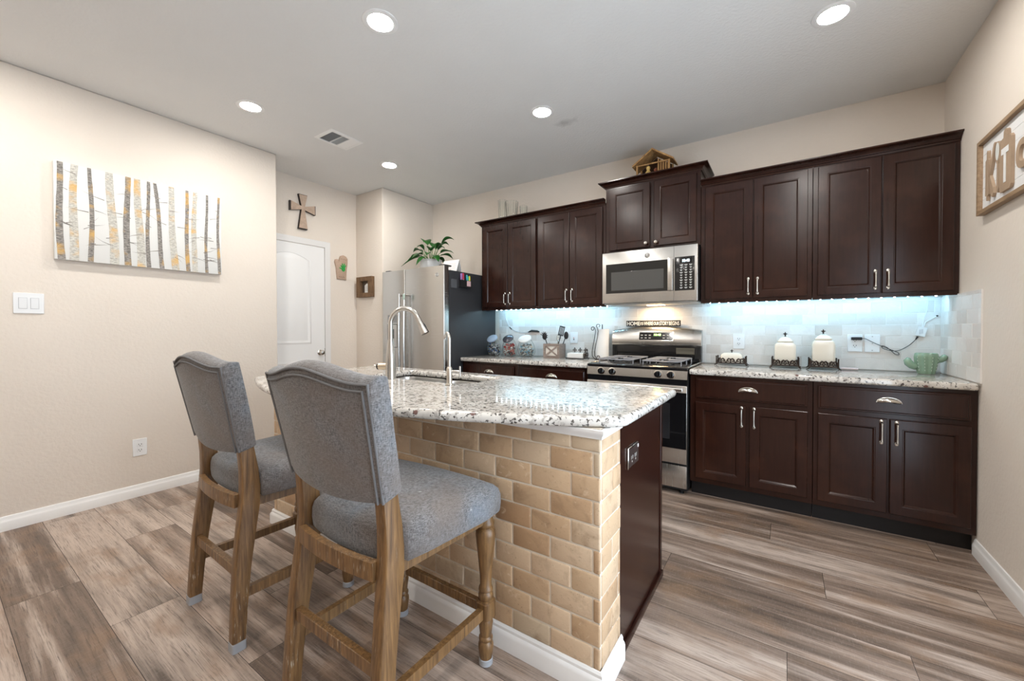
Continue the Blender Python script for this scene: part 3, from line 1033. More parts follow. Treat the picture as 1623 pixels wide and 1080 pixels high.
def build_microwave():
    x0, x1, yf = -1.3125, -0.5495, B - 0.402
    z0, z1 = 1.418, 1.853
    o = T('microwave', 'stainless over-the-range microwave hung under the knobbed cabinet', 'microwave', ((x0 + x1) / 2, B - 0.2, z0))
    MB().box(x0 + 0.002, x1 - 0.002, yf + 0.022, B - 0.010, z0 + 0.004, z1 - 0.001, 0.003, 1).build('body', BLACKM, o)
    f = MB().box(x0, x1, yf, yf + 0.021, z0, z1 - 0.001, 0.005, 3).build('front', STEELH, o)
    # door: window frame and inner window
    MB().box(-1.277, -0.727, yf - 0.003, yf - 0.0002, 1.503, 1.752, 0.0008, 1).build('door_glass', plain('door_glass_black', (0.02, 0.019, 0.018), 0.1, coat=0.3), f)
    m = MB()
    rect_rings(m, -1.230, -0.800, 1.526, 1.682, yf - 0.0036, [(0, 0.0005), (0.001, 0.0), (0.004, 0.0004)])
    m.build('window_screen', plain('window_screen_grey', (0.085, 0.083, 0.078), 0.12), f)
    m = MB()
    m.box(-0.764, -0.724, yf - 0.036, yf - 0.026, 1.500, 1.760, 0.004, 3)
    for z in (1.52, 1.735):
        m.box(-0.756, -0.734, yf - 0.028, yf - 0.0032, z, z + 0.012)
    m.build('handle', STEEL, f)
    p = MB().box(-0.716, -0.572, yf - 0.003, yf - 0.0002, 1.500, 1.762, 0.001, 2).build('control_panel', plain('panel_black', (0.02, 0.018, 0.017), 0.15), f)
    MB().box(-0.676, -0.590, yf - 0.0038, yf - 0.0031, 1.712, 1.748).build('display', BLACKG, p)
    text('clock_digits', '10:48', emissive('white_blue_digits', (0.65, 0.9, 1.0), 4.0), p, ((-0.634, yf - 0.0039, 1.730), (1, 0, 0), (0, 0, 1)), 0.052, 0.020, 0.0006)
    m = MB()
    for r in range(10):
        z = 1.698 - r * 0.0195
        for c in range(3):
            x = -0.668 + c * 0.034
            w = 0.008 if (r % 3) else 0.011
            m.box(x - w, x + w, yf - 0.0036, yf - 0.0031, z - 0.002, z + 0.002)
            m.box(x - w * 0.6, x + w * 0.6, yf - 0.0036, yf - 0.0031, z - 0.0075, z - 0.0045)
    m.build('key_legends', plain('legend_white', (0.62, 0.62, 0.60), 0.5), p, False)
    MB().box(-0.724, -0.722, yf - 0.0006, yf, z0, z1 - 0.002).build('door_seam', BLACKM, f)
    logo('badge', f, (-0.930, yf + 0.0002, 1.800), 0.022)
    # underside: filters, lens and warm cooktop lamp
    u = MB().box(x0 + 0.01, x1 - 0.01, yf + 0.03, B - 0.015, z0 - 0.010, z0 + 0.003, 0.002, 1).build('underside', plain('underside_grey', (0.45, 0.44, 0.42), 0.4, 0.6), o)
    for a in (x0 + 0.06, x1 - 0.28):
        MB().box(a, a + 0.22, yf + 0.06, yf + 0.20, z0 - 0.0125, z0 - 0.0101).build('grease_filter', plain('filter_grey', (0.5, 0.5, 0.5), 0.5, 0.7, bs=(300.0, 0.8, 0.002)), u)
    ln = MB().box(-1.0, -0.86, B - 0.16, B - 0.10, z0 - 0.0135, z0 - 0.0101).build('lamp_lens', emissive('warm_lens', (1.0, 0.78, 0.5), 6.0), u)
    la = bpy.data.lights.new('cooktop_lamp', 'AREA')
    la.shape = 'RECTANGLE'; la.size = 0.14; la.size_y = 0.05; la.energy = 1.6; la.color = (1.0, 0.72, 0.42)
    lo = bpy.data.objects.new('cooktop_lamp', la)
    COL.objects.link(lo)
    lo.parent = ln
    lo.location = Vector((-0.93, B - 0.13, z0 - 0.016)) - o.location


build_range()
build_microwave()


# ------------------------------------------------------------------ island
def build_island():
    x0, x1 = -2.620, -0.490
    yf, yk, ye = 1.235, 1.430, 2.022
    o = T('kitchen_island', 'brick-faced kitchen island with dark wooden end panel', 'island', ((x0 + x1) / 2, 1.6, 0))
    core = MB().box(x0 + 0.0035, x1 - 0.0035, yf + 0.0035, yk, 0.0, 0.8755).build('knee_wall', GROUT, o)
    # tumbled travertine bricks: front, right end, left end
    m = MB()
    rt = random.Random(21)
    zb, rh, bl, g = 0.077, 0.080, 0.159, 0.0022

    def brick(face, a, b, za, zc):
        d = rt.uniform(-0.0012, 0.0012)
        if face == 'f':
            m.box(a + g, b - g, yf + d, yf + 0.014, za + g, zc - g, 0.0055, 3)
        elif face == 'r':
            m.box(x1 - 0.014, x1 - d, a + g, b - g, za + g, zc - g, 0.0055, 3)
        else:
            m.box(x0 + d, x0 + 0.014, a + g, b - g, za + g, zc - g, 0.0055, 3)
    for r in range(10):
        za, zc = zb + rh * r, min(zb + rh * (r + 1), 0.852)
        off = -0.835 if r % 2 == 0 else -0.755
        if r == 9:
            zc = 0.868
        a = off - bl * 14
        while a < x1:
            p, q = max(a, x0), min(a + bl, x1)
            if q - p > 0.012:
                brick('f', p, q, za, zc)
            a += bl
        sp = (0.10 if r % 3 == 1 else 0.158)
        for f in ('r', 'l'):
            s0 = yf + 0.0145
            brick(f, s0, s0 + sp, za, zc)
            if yk - (s0 + sp) > 0.012:
                brick(f, s0 + sp, yk, za, zc)
    m.build('brick_veneer', TRAV, o, True, 40)
    # white base and top trim wrapping front and ends
    pb = [(0, 0), (0.016, 0), (0.016, 0.055), (0.013, 0.064), (0.008, 0.070), (0.008, 0.080), (0.003, 0.088), (0, 0.088)]
    pt = [(0, 0), (0.004, 0), (0.006, 0.010), (0.012, 0.018), (0.014, 0.026), (0.014, 0.031), (0.0, 0.031)]

    def wrap(prof, z, name):
        e = 0.0016
        path = [(x0 - e, yk, -1, 0), (x0 - e, yf - e, -1, -1), (x1 + e, yf - e, 1, -1), (x1 + e, yk, 1, 0)]
        MB().loft([[(x + ox * d, y + oy * d, z + h) for d, h in prof] for x, y, ox, oy in path]).build(name, TRIM, o, True, 30)
    wrap(pb, 0.0, 'baseboard')
    wrap(pt, 0.844, 'top_trim')
    # cabinets behind the knee wall
    MB().box(x0 + 0.006, x1 - 0.010, yk + 0.001, ye, 0.10, 0.55).box(x0 + 0.006, -2.20, yk + 0.001, ye, 0.55, 0.8755).box(-1.355, x1 - 0.010, yk + 0.001, ye, 0.55, 0.8755).box(-2.20, -1.355, ye - 0.03, ye, 0.55, 0.8755).build('cabinet_body', ESP, o)
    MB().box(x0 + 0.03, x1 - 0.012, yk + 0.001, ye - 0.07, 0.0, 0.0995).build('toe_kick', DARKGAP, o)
    e = MB()
    e.box(x1 - 0.0095, x1 - 0.004, yk + 0.0005, ye - 0.002, 0.0, 0.8752)
    e.box(x1 - 0.0095, x1 + 0.0005, ye - 0.024, ye + 0.004, 0.0, 0.8752, 0.001, 1)
    ep = e.build('end_panel', ESP, o, True, 30)
    MB().box(x1 - 0.0038, x1 + 0.0085, yk + 0.002, ye + 0.004, 0.0, 0.030, 0.004, 2).build('shoe_moulding', ESP, ep)
    n = 4
    w = (x1 - x0) / n
    for k in range(n):
        q = rect_rings(MB(), x0 + k * w + 0.02, x0 + (k + 1) * w - 0.02, 0.14, 0.84, -(ye + 0.020), DOOR_RINGS)
        for v in q.bm.verts:
            v.co.y = -v.co.y
        dd = q.build('door', ESP, o, True, 25)
    # granite top, bowed towards the stools, with the sink cut-out
    cx, ya, aa = -1.68, 0.925, 0.234
    xl, xr, yb = -2.690, -0.425, 2.058

    def fy(x):
        return ya + aa * (x - cx) ** 2
    pts = []
    N = 34
    xs = [xl + 0.07 + (xr - 0.055 - xl - 0.07) * k / N for k in range(N + 1)]
    pts += [(x, fy(x)) for x in xs]
    y_r = fy(xs[-1])
    pts += [(xr - 0.032, y_r + 0.012), (xr - 0.014, y_r + 0.030), (xr - 0.003, y_r + 0.055), (xr, y_r + 0.085)]
    pts += [(xr + 0.045 * (math.cos(math.radians(a)) - 1), yb - 0.045 + 0.045 * math.sin(math.radians(a))) for a in range(0, 91, 15)]
    pts += [(xl + 0.04, yb), (xl + 0.012, yb - 0.012), (xl, yb - 0.04)]
    y_l = fy(xs[0])
    pts += [(xl, y_l + 0.10), (xl + 0.006, y_l + 0.06), (xl + 0.025, y_l + 0.022), (xl + 0.045, y_l + 0.008)]
    hole = rrect(-2.165, -1.385, 1.592, 1.938, (0.09, 0.11, 0.03, 0.03), 7)
    tag(slab('island_countertop', [pts, hole], 0.8765, CT, 0.0165, GRANITE), 'bow-fronted speckled granite top on the brick island', 'countertop')
    # undermount double sink
    s = T('sink', 'stainless double-bowl sink sunk in the island countertop', 'sink', (-1.775, 1.765, 0.66))
    SST = plain('sink_steel', (0.55, 0.55, 0.54), 0.3, 1.0)
    for (a, b) in ((-2.175, -1.800), (-1.765, -1.375)):
        out = rrect(a, b, 1.590, 1.944, 0.07, 6)
        cxx, cyy = (a + b) / 2, 1.765

        def sc(f, z):
            return [(cxx + (x - cxx) * f, cyy + (y - cyy) * f, z) for x, y in out]
        mm = MB()
        mm.loft([sc(1.02, 0.8705), sc(1.0, 0.872), sc(0.985, 0.862), sc(0.97, 0.70), sc(0.93, 0.675), sc(0.80, 0.668)], False, True)
        bw = mm.build('bowl', SST, s, True, 60, False)
        bw.modifiers.new('thickness', 'SOLIDIFY').thickness = 0.0012
        MB().lathe([(0, 0), (0.042, 0), (0.042, 0.003), (0.030, 0.004), (0.0, 0.002)], (cxx, cyy, 0.669), 'z', 20).build('drain', BRIGHT, bw)
    MB().box(-1.8015, -1.7635, 1.61, 1.925, 0.8655, 0.8718, 0.003, 2).build('divider', SST, s)


build_island()


def build_faucets():
    fx, fy = -1.885, 1.535
    o = T('kitchen_faucet', 'tall arched pull-down kitchen faucet beside the island sink', 'faucet', (fx, fy, CT))
    b = MB().lathe([(0.0, 0.0005), (0.031, 0.0005), (0.031, 0.006), (0.0300, 0.012), (0.0295, 0.06), (0.0255, 0.14), (0.0180, 0.20), (0.0152, 0.225), (0.0145, 0.23)], (fx, fy, CT), 'z', 28)
    b.build('body', FAUCET, o)
    # gooseneck rises, arcs towards +x / +y over the bowl
    d = Vector((0.93, 0.36, 0)).normalized()
    r = 0.088
    top = 0.318
    pts = [(fx, fy, CT + 0.225), (fx, fy, CT + 0.27), (fx, fy, CT + top)]
    for k in range(1, 15):
        a = PI - math.radians(158) * k / 14
        c = r + r * math.cos(a)
        pts.append((fx + d.x * c, fy + d.y * c, CT + top + r * math.sin(a)))
    MB().tube(pts, 0.0142, 14).build('spout', FAUCET, o)
    e = Vector(pts[-1]); t = (Vector(pts[-1]) - Vector(pts[-2])).normalized()
    hd = [e + t * q for q in (0.001, 0.010, 0.030, 0.085, 0.100)]
    h = MB().tube(hd, [0.0142, 0.0150, 0.0165, 0.0225, 0.0235], 18).build('spray_head', FAUCET, o)
    pp = e + t * 0.055 + d * 0.0205
    MB().tube([pp - t * 0.018, pp, pp + t * 0.018], [0.004, 0.006, 0.005], 8).build('spray_button', BLACKM, h)
    # side handle hub pointing left
    q = Vector((-0.95, -0.30, 0)).normalized()
    c0 = Vector((fx, fy, CT + 0.072))
    hb = MB().tube([c0 + q * 0.018, c0 + q * 0.075], 0.0205, 18).build('handle', plain('handle_champagne', (0.62, 0.52, 0.40), 0.3, 1.0), o)
    MB().tube([c0 + q * 0.0752, c0 + q * 0.084], 0.0212, 18).build('ring', BLACK, hb)
    MB().tube([c0 + q * 0.084, c0 + q * 0.094, c0 + q * 0.108], [0.010, 0.006, 0.0075], 12).build('tip', BRIGHT, hb)

    gx, gy = -1.425, 1.532
    g = T('filter_faucet', 'slim gooseneck water-filter faucet at the right end of the sink', 'faucet', (gx, gy, CT))
    MB().lathe([(0, 0.0005), (0.021, 0.0005), (0.021, 0.005), (0.0145, 0.009), (0.0145, 0.085), (0.011, 0.092), (0.008, 0.095)], (gx, gy, CT), 'z', 22).build('body', plain('faucet_champagne', (0.60, 0.55, 0.48), 0.28, 1.0), g)
    rr = 0.030
    p2 = [(gx, gy, CT + 0.09), (gx, gy, CT + 0.238)]
    for k in range(1, 13):
        a = math.radians(190) * k / 12
        p2.append((gx + (-0.9) * (rr - rr * math.cos(a)), gy + 0.43 * (rr - rr * math.cos(a)), CT + 0.238 + rr * math.sin(a)))
    MB().tube(p2, [0.0085] * 2 + [0.0085 - 0.0022 * k / 12 for k in range(1, 13)], 12).build('spout', FAUCET, g)
    m = MB()
    m.tube([(gx + 0.012, gy + 0.004, CT + 0.072), (gx + 0.052, gy + 0.02, CT + 0.072)], 0.006, 10)
    m.tube([(gx + 0.054, gy + 0.021, CT + 0.045), (gx + 0.054, gy + 0.021, CT + 0.098)], 0.005, 10)
    m.build('lever', FAUCET, g)


build_faucets()


# ------------------------------------------------------------------ counter stools
def build_stools():
    o = T('counter_stool', 'nearer grey fabric counter stool with turned oak front legs', 'stool', (0, 0, 0), 'counter stools at the island')

    # seat cushion
    def plan(f, z):
        pts = []
        n = 10
        for k in range(n + 1):           # front edge left to right, slightly bowed
            s = -1 + 2.0 * k / n
            pts.append((0.268 * s, 0.252 + 0.016 * (1 - s * s)))
        for k in range(1, 6):            # right side
            s = k / 6.0
            pts.append((0.280 - 0.038 * s, 0.235 - 0.375 * s))
        pts += [(0.236, -0.142), (0.186, -0.147)]
        for k in range(n + 1):           # rear, bowed backwards between the legs
            s = 1 - 2.0 * k / n
            pts.append((0.180 * s, -0.180 - 0.020 * (1 - s * s)))
        pts += [(-0.186, -0.147), (-0.236, -0.142)]
        for k in range(5, 0, -1):
            s = k / 6.0
            pts.append((-(0.280 - 0.038 * s), 0.235 - 0.375 * s))
        return [(x * f, 0.03 + (y - 0.03) * f, z) for x, y in pts]
    m = MB()
    m.loft([plan(0.90, 0.5475), plan(0.985, 0.549), plan(1.0, 0.556), plan(1.012, 0.585), plan(1.008, 0.615), plan(0.985, 0.635), plan(0.93, 0.650), plan(0.82, 0.661), plan(0.6, 0.668), plan(0.3, 0.671)])
    m.build('seat', FABRIC, o, True, 80)
    # rear rail
    m = MB()
    rings = []
    for k in range(13):
        s = -1 + 2 * k / 12.0
        y = -0.212 - 0.016 * (1 - s * s)
        rings.append([(0.186 * s, y - 0.011, 0.516), (0.186 * s, y + 0.011, 0.516), (0.186 * s, y + 0.011, 0.566), (0.186 * s, y - 0.011, 0.566)])
    m.loft(rings)
    for k in range(1):
        m.box(-0.225, 0.225, 0.205, 0.228, 0.510, 0.5468, 0.002, 1)
    for s in (-1, 1):
        m.hexa([(s * 0.232, 0.21, 0.51), (s * 0.212, 0.21, 0.51), (s * 0.190, -0.15, 0.51), (s * 0.210, -0.15, 0.51), (s * 0.232, 0.21, 0.5466), (s * 0.212, 0.21, 0.5466), (s * 0.190, -0.15, 0.5466), (s * 0.210, -0.15, 0.5466)])
    m.build('apron', OAK, o, True, 30)
    # rear legs: sabre posts
    path = [(-0.232, 0.012, 0.042, 0.046), (-0.224, 0.15, 0.043, 0.050), (-0.211, 0.30, 0.044, 0.056), (-0.194, 0.43, 0.044, 0.062), (-0.181, 0.52, 0.044, 0.066), (-0.177, 0.59, 0.044, 0.064), (-0.181, 0.66, 0.044, 0.058), (-0.190, 0.73, 0.043, 0.052), (-0.196, 0.775, 0.042, 0.048)]
    for s in (-1, 1):
        m = MB()
        rings = []
        for y, z, w, d in path:
            cxx = s * (0.206 + 0.022 * max(0, (0.55 - z)) / 0.55)
            pts = rrect(cxx - w / 2, cxx + w / 2, y - d / 2, y + d / 2, 0.006, 2)
            rings.append([(a, b, z) for a, b in pts])
        m.loft(rings)
        lg = m.build('leg', OAK, o, True, 45)
        cxx = s * 0.228
        MB().loft([[(a, b, z) for a, b in rrect(cxx - 0.023, cxx + 0.023, -0.256, -0.208, 0.007, 3)] for z in (0.0, 0.034)]).build('floor_pad', PADM, lg)
        # front turned leg
        pr = [(0.018, 0.012), (0.020, 0.03), (0.0235, 0.06), (0.023, 0.075), (0.0175, 0.085), (0.0215, 0.091), (0.0215, 0.098), (0.0175, 0.104), (0.0195, 0.125), (0.0225, 0.150), (0.021, 0.162), (0.0185, 0.168)]
        px, py = s * 0.222, 0.229
        pr = [(a * 1.17, b) for a, b in pr]
        m = MB()
        m.lathe(pr, (px, py, 0), 'z', 20)
        m.lathe([(0.020, 0.166), (0.0295, 0.172), (0.0295, 0.228), (0.020, 0.236)], (px, py, 0), 'z', 20, 5.0)
        m.lathe([(a * 1.15, b) for a, b in ((0.019, 0.234), (0.0235, 0.243), (0.0225, 0.256), (0.0175, 0.264), (0.0225, 0.270), (0.0215, 0.278), (0.0175, 0.286), (0.0195, 0.33), (0.0235, 0.38), (0.0285, 0.435), (0.0315, 0.468), (0.0295, 0.486), (0.0215, 0.495), (0.027, 0.502), (0.0275, 0.512), (0.0225, 0.520), (0.0225, 0.5475))], (px, py, 0), 'z', 22)
        lg = m.build('leg', OAK, o, True, 40)
        MB().lathe([(0.022, 0.0), (0.0248, 0.002), (0.0248, 0.022), (0.0228, 0.024)], (px, py, 0), 'z', 18).build('floor_pad', PADM, lg)
    # stretchers
    m = MB(); m.box(-0.200, 0.200, -0.232, -0.208, 0.262, 0.300, 0.002, 1); m.build('stretcher', OAK, o)
    m = MB(); m.box(-0.200, 0.200, 0.221, 0.243, 0.180, 0.216, 0.002, 1); m.build('stretcher', OAK, o)
    for s in (-1, 1):
        m = MB()
        xa, xb = s * 0.222, s * 0.221
        m.hexa([(xa - 0.011, 0.210, 0.176), (xa + 0.011, 0.210, 0.176), (xb + 0.011, -0.200, 0.180), (xb - 0.011, -0.200, 0.180), (xa - 0.011, 0.210, 0.212), (xa + 0.011, 0.210, 0.212), (xb + 0.011, -0.200, 0.216), (xb - 0.011, -0.200, 0.216)])
        m.build('stretcher', OAK, o)

    # upholstered back: bowed, raked, camel-backed top
    def back(s, q):
        """rear-face point: s in -1..1 across, q 0..1 up; returns x, y, z."""
        hw = 0.230 + 0.025 * q
        zt = 1.064 + 0.036 * (0.5 + 0.5 * math.cos(PI * min(1, abs(s) / 0.92))) - 0.004 * (1 - s * s)
        zbt = 0.738 - 0.016 * (1 - s * s)
        z = zbt + (zt - zbt) * q
        y = -0.222 - 0.066 * ((z - 0.735) / 0.325) - 0.030 * (1 - s * s)
        return hw * s, y, z
    th = 0.060

    def column(s, shrink, dx):
        ring = []
        K = 12
        for k in range(K + 1):                    # rear face going up
            x, y, z = back(s, k / K)
            ring.append([x, y, z])
        x, y, z = back(s, 1.0)
        ring[0][1] += 0.006; ring[-1][1] += 0.006
        for f in (0.15, 0.40, 0.65, 0.88):        # over the top, domed
            ring.append([x, y + th * f, z + 0.010 * math.sin(PI * f) + 0.016 * f])
        for k in range(K, -1, -1):
            x, y, z = back(s, k / K)
            ring.append([x, y + th + 0.004 * math.sin(PI * k / K), z + 0.016])
        x, y, z = back(s, 0.0)
        for f in (0.7, 0.3):
            ring.append([x, y + th * f, z - 0.003 + 0.016 * f])
        cy = sum(p[1] for p in ring) / len(ring); cz = sum(p[2] for p in ring) / len(ring)
        out = []
        for p in ring:
            v = Vector((0, p[1] - cy, p[2] - cz))
            ln = v.length
            k = max(0, ln - shrink) / ln if shrink else 1.0
            out.append((p[0] + dx, cy + v.y * k, cz + v.z * k))
        return out
    cols = [column(-1, 0.010, -0.006), column(-1, 0.003, -0.004), column(-1, 0.0, 0.0)]
    cols += [column(-1 + 2 * k / 24.0, 0.0, 0.0) for k in range(1, 24)]
    cols += [column(1, 0.0, 0.0), column(1, 0.003, 0.004), column(1, 0.010, 0.006)]
    m = MB()
    m.loft(cols)
    bk = m.build('backrest', FABRIC, o, True, 70)
    for ins, rr, dy in ((0.0, 0.0042, 0.002), (0.06, 0.0036, -0.0008)):
        pts = []
        e = 1 - ins * 1.05
        for k in range(0, 15):
            x, y, z = back(-e, (1 - ins * 0.9) * k / 14.0); pts.append((x, y + dy, z))
        for k in range(1, 24):
            x, y, z = back(-e + 2 * e * k / 24.0, 1 - ins * 0.9); pts.append((x, y + dy, z))
        for k in range(14, -1, -1):
            x, y, z = back(e, (1 - ins * 0.9) * k / 14.0); pts.append((x, y + dy, z))
        MB().tube(pts, rr, 8).build('piping', plain('piping_grey', (0.16, 0.16, 0.165), 0.95, bs=(300.0, 0.4, 0.002)), bk)

    # the second stool
    def copy_tree(src, parent):
        c = src.copy()
        COL.objects.link(c)
        c.parent = parent
        for ch in list(src.children):
            copy_tree(ch, c)
        return c
    c = copy_tree(o, None)
    o.location = (-1.106, 0.908, 0)
    c.location = (-1.918, 0.902, 0)
    c.rotation_euler = (0, 0, math.radians(-1.5))
    c['label'] = 'farther grey fabric counter stool, nearer the wall with the birch painting'


build_stools()


# ------------------------------------------------------------------ ceiling fixtures
def build_ceiling():
    spots = [((-1.746, 1.366), 'recessed downlight in the ceiling above the island, nearest the stools'),
             ((-3.173, 1.357), 'recessed downlight near the left wall above the birch painting'),
             ((-1.486, 2.593), 'recessed downlight with a grey smudge beside it'),
             ((-3.191, 2.593), 'recessed downlight in front of the refrigerator nook, past the vent'),
             ((0.193, 2.620), 'recessed downlight above the corner by the right wall')]
    for (x, y), lb in spots:
        o = T('recessed_light', lb, 'ceiling light', (x, y, CEIL), 'recessed downlights')
        MB().lathe([(0.062, -0.001), (0.064, -0.005), (0.080, -0.006), (0.089, -0.003), (0.090, -0.0004), (0.062, -0.0004)], (x, y, CEIL), 'z', 36).build('trim_ring', plain('lamp_trim_white', (0.86, 0.86, 0.86), 0.4), o)
        MB().disc((x, y, CEIL - 0.0018), 0.0625, 'z', 32).build('lens', LENS, o)
    # three-way supply register
    x0, x1, y0, y1 = -3.237, -2.990, 1.862, 2.160
    o = T('ceiling_vent', 'white rectangular air register in the ceiling', 'vent', ((x0 + x1) / 2, (y0 + y1) / 2, CEIL))
    VT = plain('vent_white', (0.90, 0.90, 0.89), 0.4)
    m = MB()
    zc = CEIL
    m.loft([[(a, b, zc - d) for a, b in ((x0 + i, y0 + i), (x1 - i, y0 + i), (x1 - i, y1 - i), (x0 + i, y1 - i))] for i, d in ((0, 0.0004), (0.004, 0.006), (0.026, 0.010), (0.028, 0.004))], False, False)
    m.build('frame', VT, o, True, 25)
    MB().box(x0 + 0.026, x1 - 0.026, y0 + 0.026, y1 - 0.026, zc - 0.0022, zc - 0.0006).build('backing', plain('duct_dark', (0.05, 0.055, 0.06), 0.6), o)
    yi0, yi1 = y0 + 0.03, y1 - 0.03
    d1, d2 = yi0 + 0.088, yi1 - 0.080
    m = MB()
    for k in range(8):                           # curved bank across the near third
        y = yi0 + 0.088 * (k + 0.3) / 8
        m.hexa([(x0 + 0.03, y, zc - 0.008), (x1 - 0.03, y, zc - 0.008), (x1 - 0.03, y + 0.0035, zc - 0.0035), (x0 + 0.03, y + 0.0035, zc - 0.0035), (x0 + 0.03, y + 0.001, zc - 0.0085), (x1 - 0.03, y + 0.001, zc - 0.0085), (x1 - 0.03, y + 0.0045, zc - 0.004), (x0 + 0.03, y + 0.0045, zc - 0.004)])
    for k in range(10):
        x = x0 + 0.03 + (x1 - x0 - 0.06) * (k + 0.5) / 10
        m.box(x, x + 0.0012, yi0, d1, zc - 0.0095, zc - 0.008)
    for k in range(12):
        x = x0 + 0.03 + (x1 - x0 - 0.06) * (k + 0.3) / 12
        m.box(x, x + 0.008, d1 + 0.006, d2 - 0.004, zc - 0.0065, zc - 0.0050)
    m.build('louvre', plain('louvre_grey', (0.50, 0.52, 0.53), 0.4), o, False)
    m = MB()
    m.box(x0 + 0.027, x1 - 0.027, d1, d1 + 0.005, zc - 0.010, zc - 0.0023)
    m.box(x0 + 0.027, x1 - 0.027, d2 - 0.004, d2 + 0.001, zc - 0.010, zc - 0.0023)
    m.box(x0 + 0.027, x1 - 0.027, d2 + 0.001, yi1 + 0.003, zc - 0.0085, zc - 0.0060)
    m.build('divider', VT, o, False)


build_ceiling()


# ------------------------------------------------------------------ under-cabinet LED strips with their controllers
def led_strip(label, xa, xb):
    y, z = B - 0.15, 1.4095
    o = T('led_strip', label, 'led strip', ((xa + xb) / 2, y, z), 'blue-white strips under the wall cabinets')
    MB().box(xa, xb, y - 0.005, y + 0.005, z - 0.001, z + 0.0005).build('tape', WHITEP, o)
    m = MB()
    E1 = emissive('led_emitter', (0.62, 0.86, 1.0), 60.0)
    n = int((xb - xa) / 0.062)
    for k in range(n):
        x = xa + (k + 0.5) * (xb - xa) / n
        MB().box(x - 0.004, x + 0.004, y - 0.004, y + 0.004, z - 0.0042, z - 0.0012, 0.0008, 1).build('led', E1, o)
    la = bpy.data.lights.new('led_glow', 'AREA')
    la.shape = 'RECTANGLE'
    la.size = xb - xa
    la.size_y = 0.008
    la.energy = LED_POWER * (xb - xa)
    la.color = (0.36, 0.74, 1.0)
    lo = bpy.data.objects.new('led_glow', la)
    COL.objects.link(lo)
    lo.parent = o
    lo.location = (0, 0, -0.0055)
    lo.rotation_euler = (math.radians(48), 0, 0)      # tipped towards the wall tiles


led_strip('glowing blue-white LED strip under the two left wall cabinets', -2.66, -1.33)
led_strip('glowing blue-white LED strip under the two right wall cabinets', -0.53, R - 0.03)


# ------------------------------------------------------------------ switches and sockets
def frame_pt(plane, u, v, d):
    """plane: ('x', value, sign) or ('y', value, sign); d outwards."""
    a, val, s = plane
    return (val + s * d, u, v) if a == 'x' else (u, val + s * d, v)


def pbox(m, plane, u0, u1, v0, v1, d0, d1, bev=0.0):
    a = frame_pt(plane, u0, v0, d0); b = frame_pt(plane, u1, v1, d1)
    m.box(min(a[0], b[0]), max(a[0], b[0]), min(a[1], b[1]), max(a[1], b[1]), min(a[2], b[2]), max(a[2], b[2]), bev, 1)
    return m


def socket(label, plane, u, v, w=0.076, h=0.120, gangs=1, kind='outlet', plate=WHITEP, group=None, name='wall_outlet', ins=WHITEP, sl=SLOT):
    c = frame_pt(plane, u, v - h / 2, 0)
    o = T(name, label, 'switch' if 'switch' in name else 'outlet', c, group)
    p = pbox(MB(), plane, u - w / 2, u + w / 2, v - h / 2, v + h / 2, 0.0004, 0.006, 0.002).build('cover_plate', plate, o)
    for g in range(gangs):
        uc = u + (g - (gangs - 1) / 2) * 0.047
        if kind == 'outlet':
            for s in (-1, 1):
                f = pbox(MB(), plane, uc - 0.0165, uc + 0.0165, v + s * 0.0195 - 0.014, v + s * 0.0195 + 0.014, 0.0061, 0.0075, 0.0006).build('receptacle', ins, p)
                m = MB()
                pbox(m, plane, uc - 0.0085, uc - 0.0055, v + s * 0.0195 - 0.003, v + s * 0.0195 + 0.007, 0.0076, 0.0081)
                pbox(m, plane, uc + 0.0055, uc + 0.0085, v + s * 0.0195 - 0.003, v + s * 0.0195 + 0.007, 0.0076, 0.0081)
                pbox(m, plane, uc - 0.0025, uc + 0.0025, v + s * 0.0195 - 0.011, v + s * 0.0195 - 0.006, 0.0076, 0.0081)
                m.build('slots', sl, f, False)
        elif kind == 'rocker':
            pbox(MB(), plane, uc - 0.0175, uc + 0.0175, v - 0.034, v + 0.034, 0.0061, 0.0066).build('rocker_frame', plain('rocker_gap_grey', (0.45, 0.46, 0.48), 0.5), p)
            r = MB()
            q = [frame_pt(plane, uc + a, v + b, d) for a, b, d in ((-0.016, -0.032, 0.0067), (0.016, -0.032, 0.0067), (0.016, 0.032, 0.0067), (-0.016, 0.032, 0.0067), (-0.016, -0.032, 0.0075), (0.016, -0.032, 0.0075), (0.016, 0.032, 0.0115), (-0.016, 0.032, 0.0115))]
            r.hexa(q)
            r.build('rocker', WHITEP, p, False)
        elif kind == 'blank':
            m = MB()
            for b in (-0.048, 0.0, 0.048):
                q = frame_pt(plane, uc, v + b, 0.0061)
                m.ball(q, 0.0035, 8, 6)
            m.build('screw', plain('screw_grey', (0.4, 0.4, 0.4), 0.3, 1.0), p)
    return o


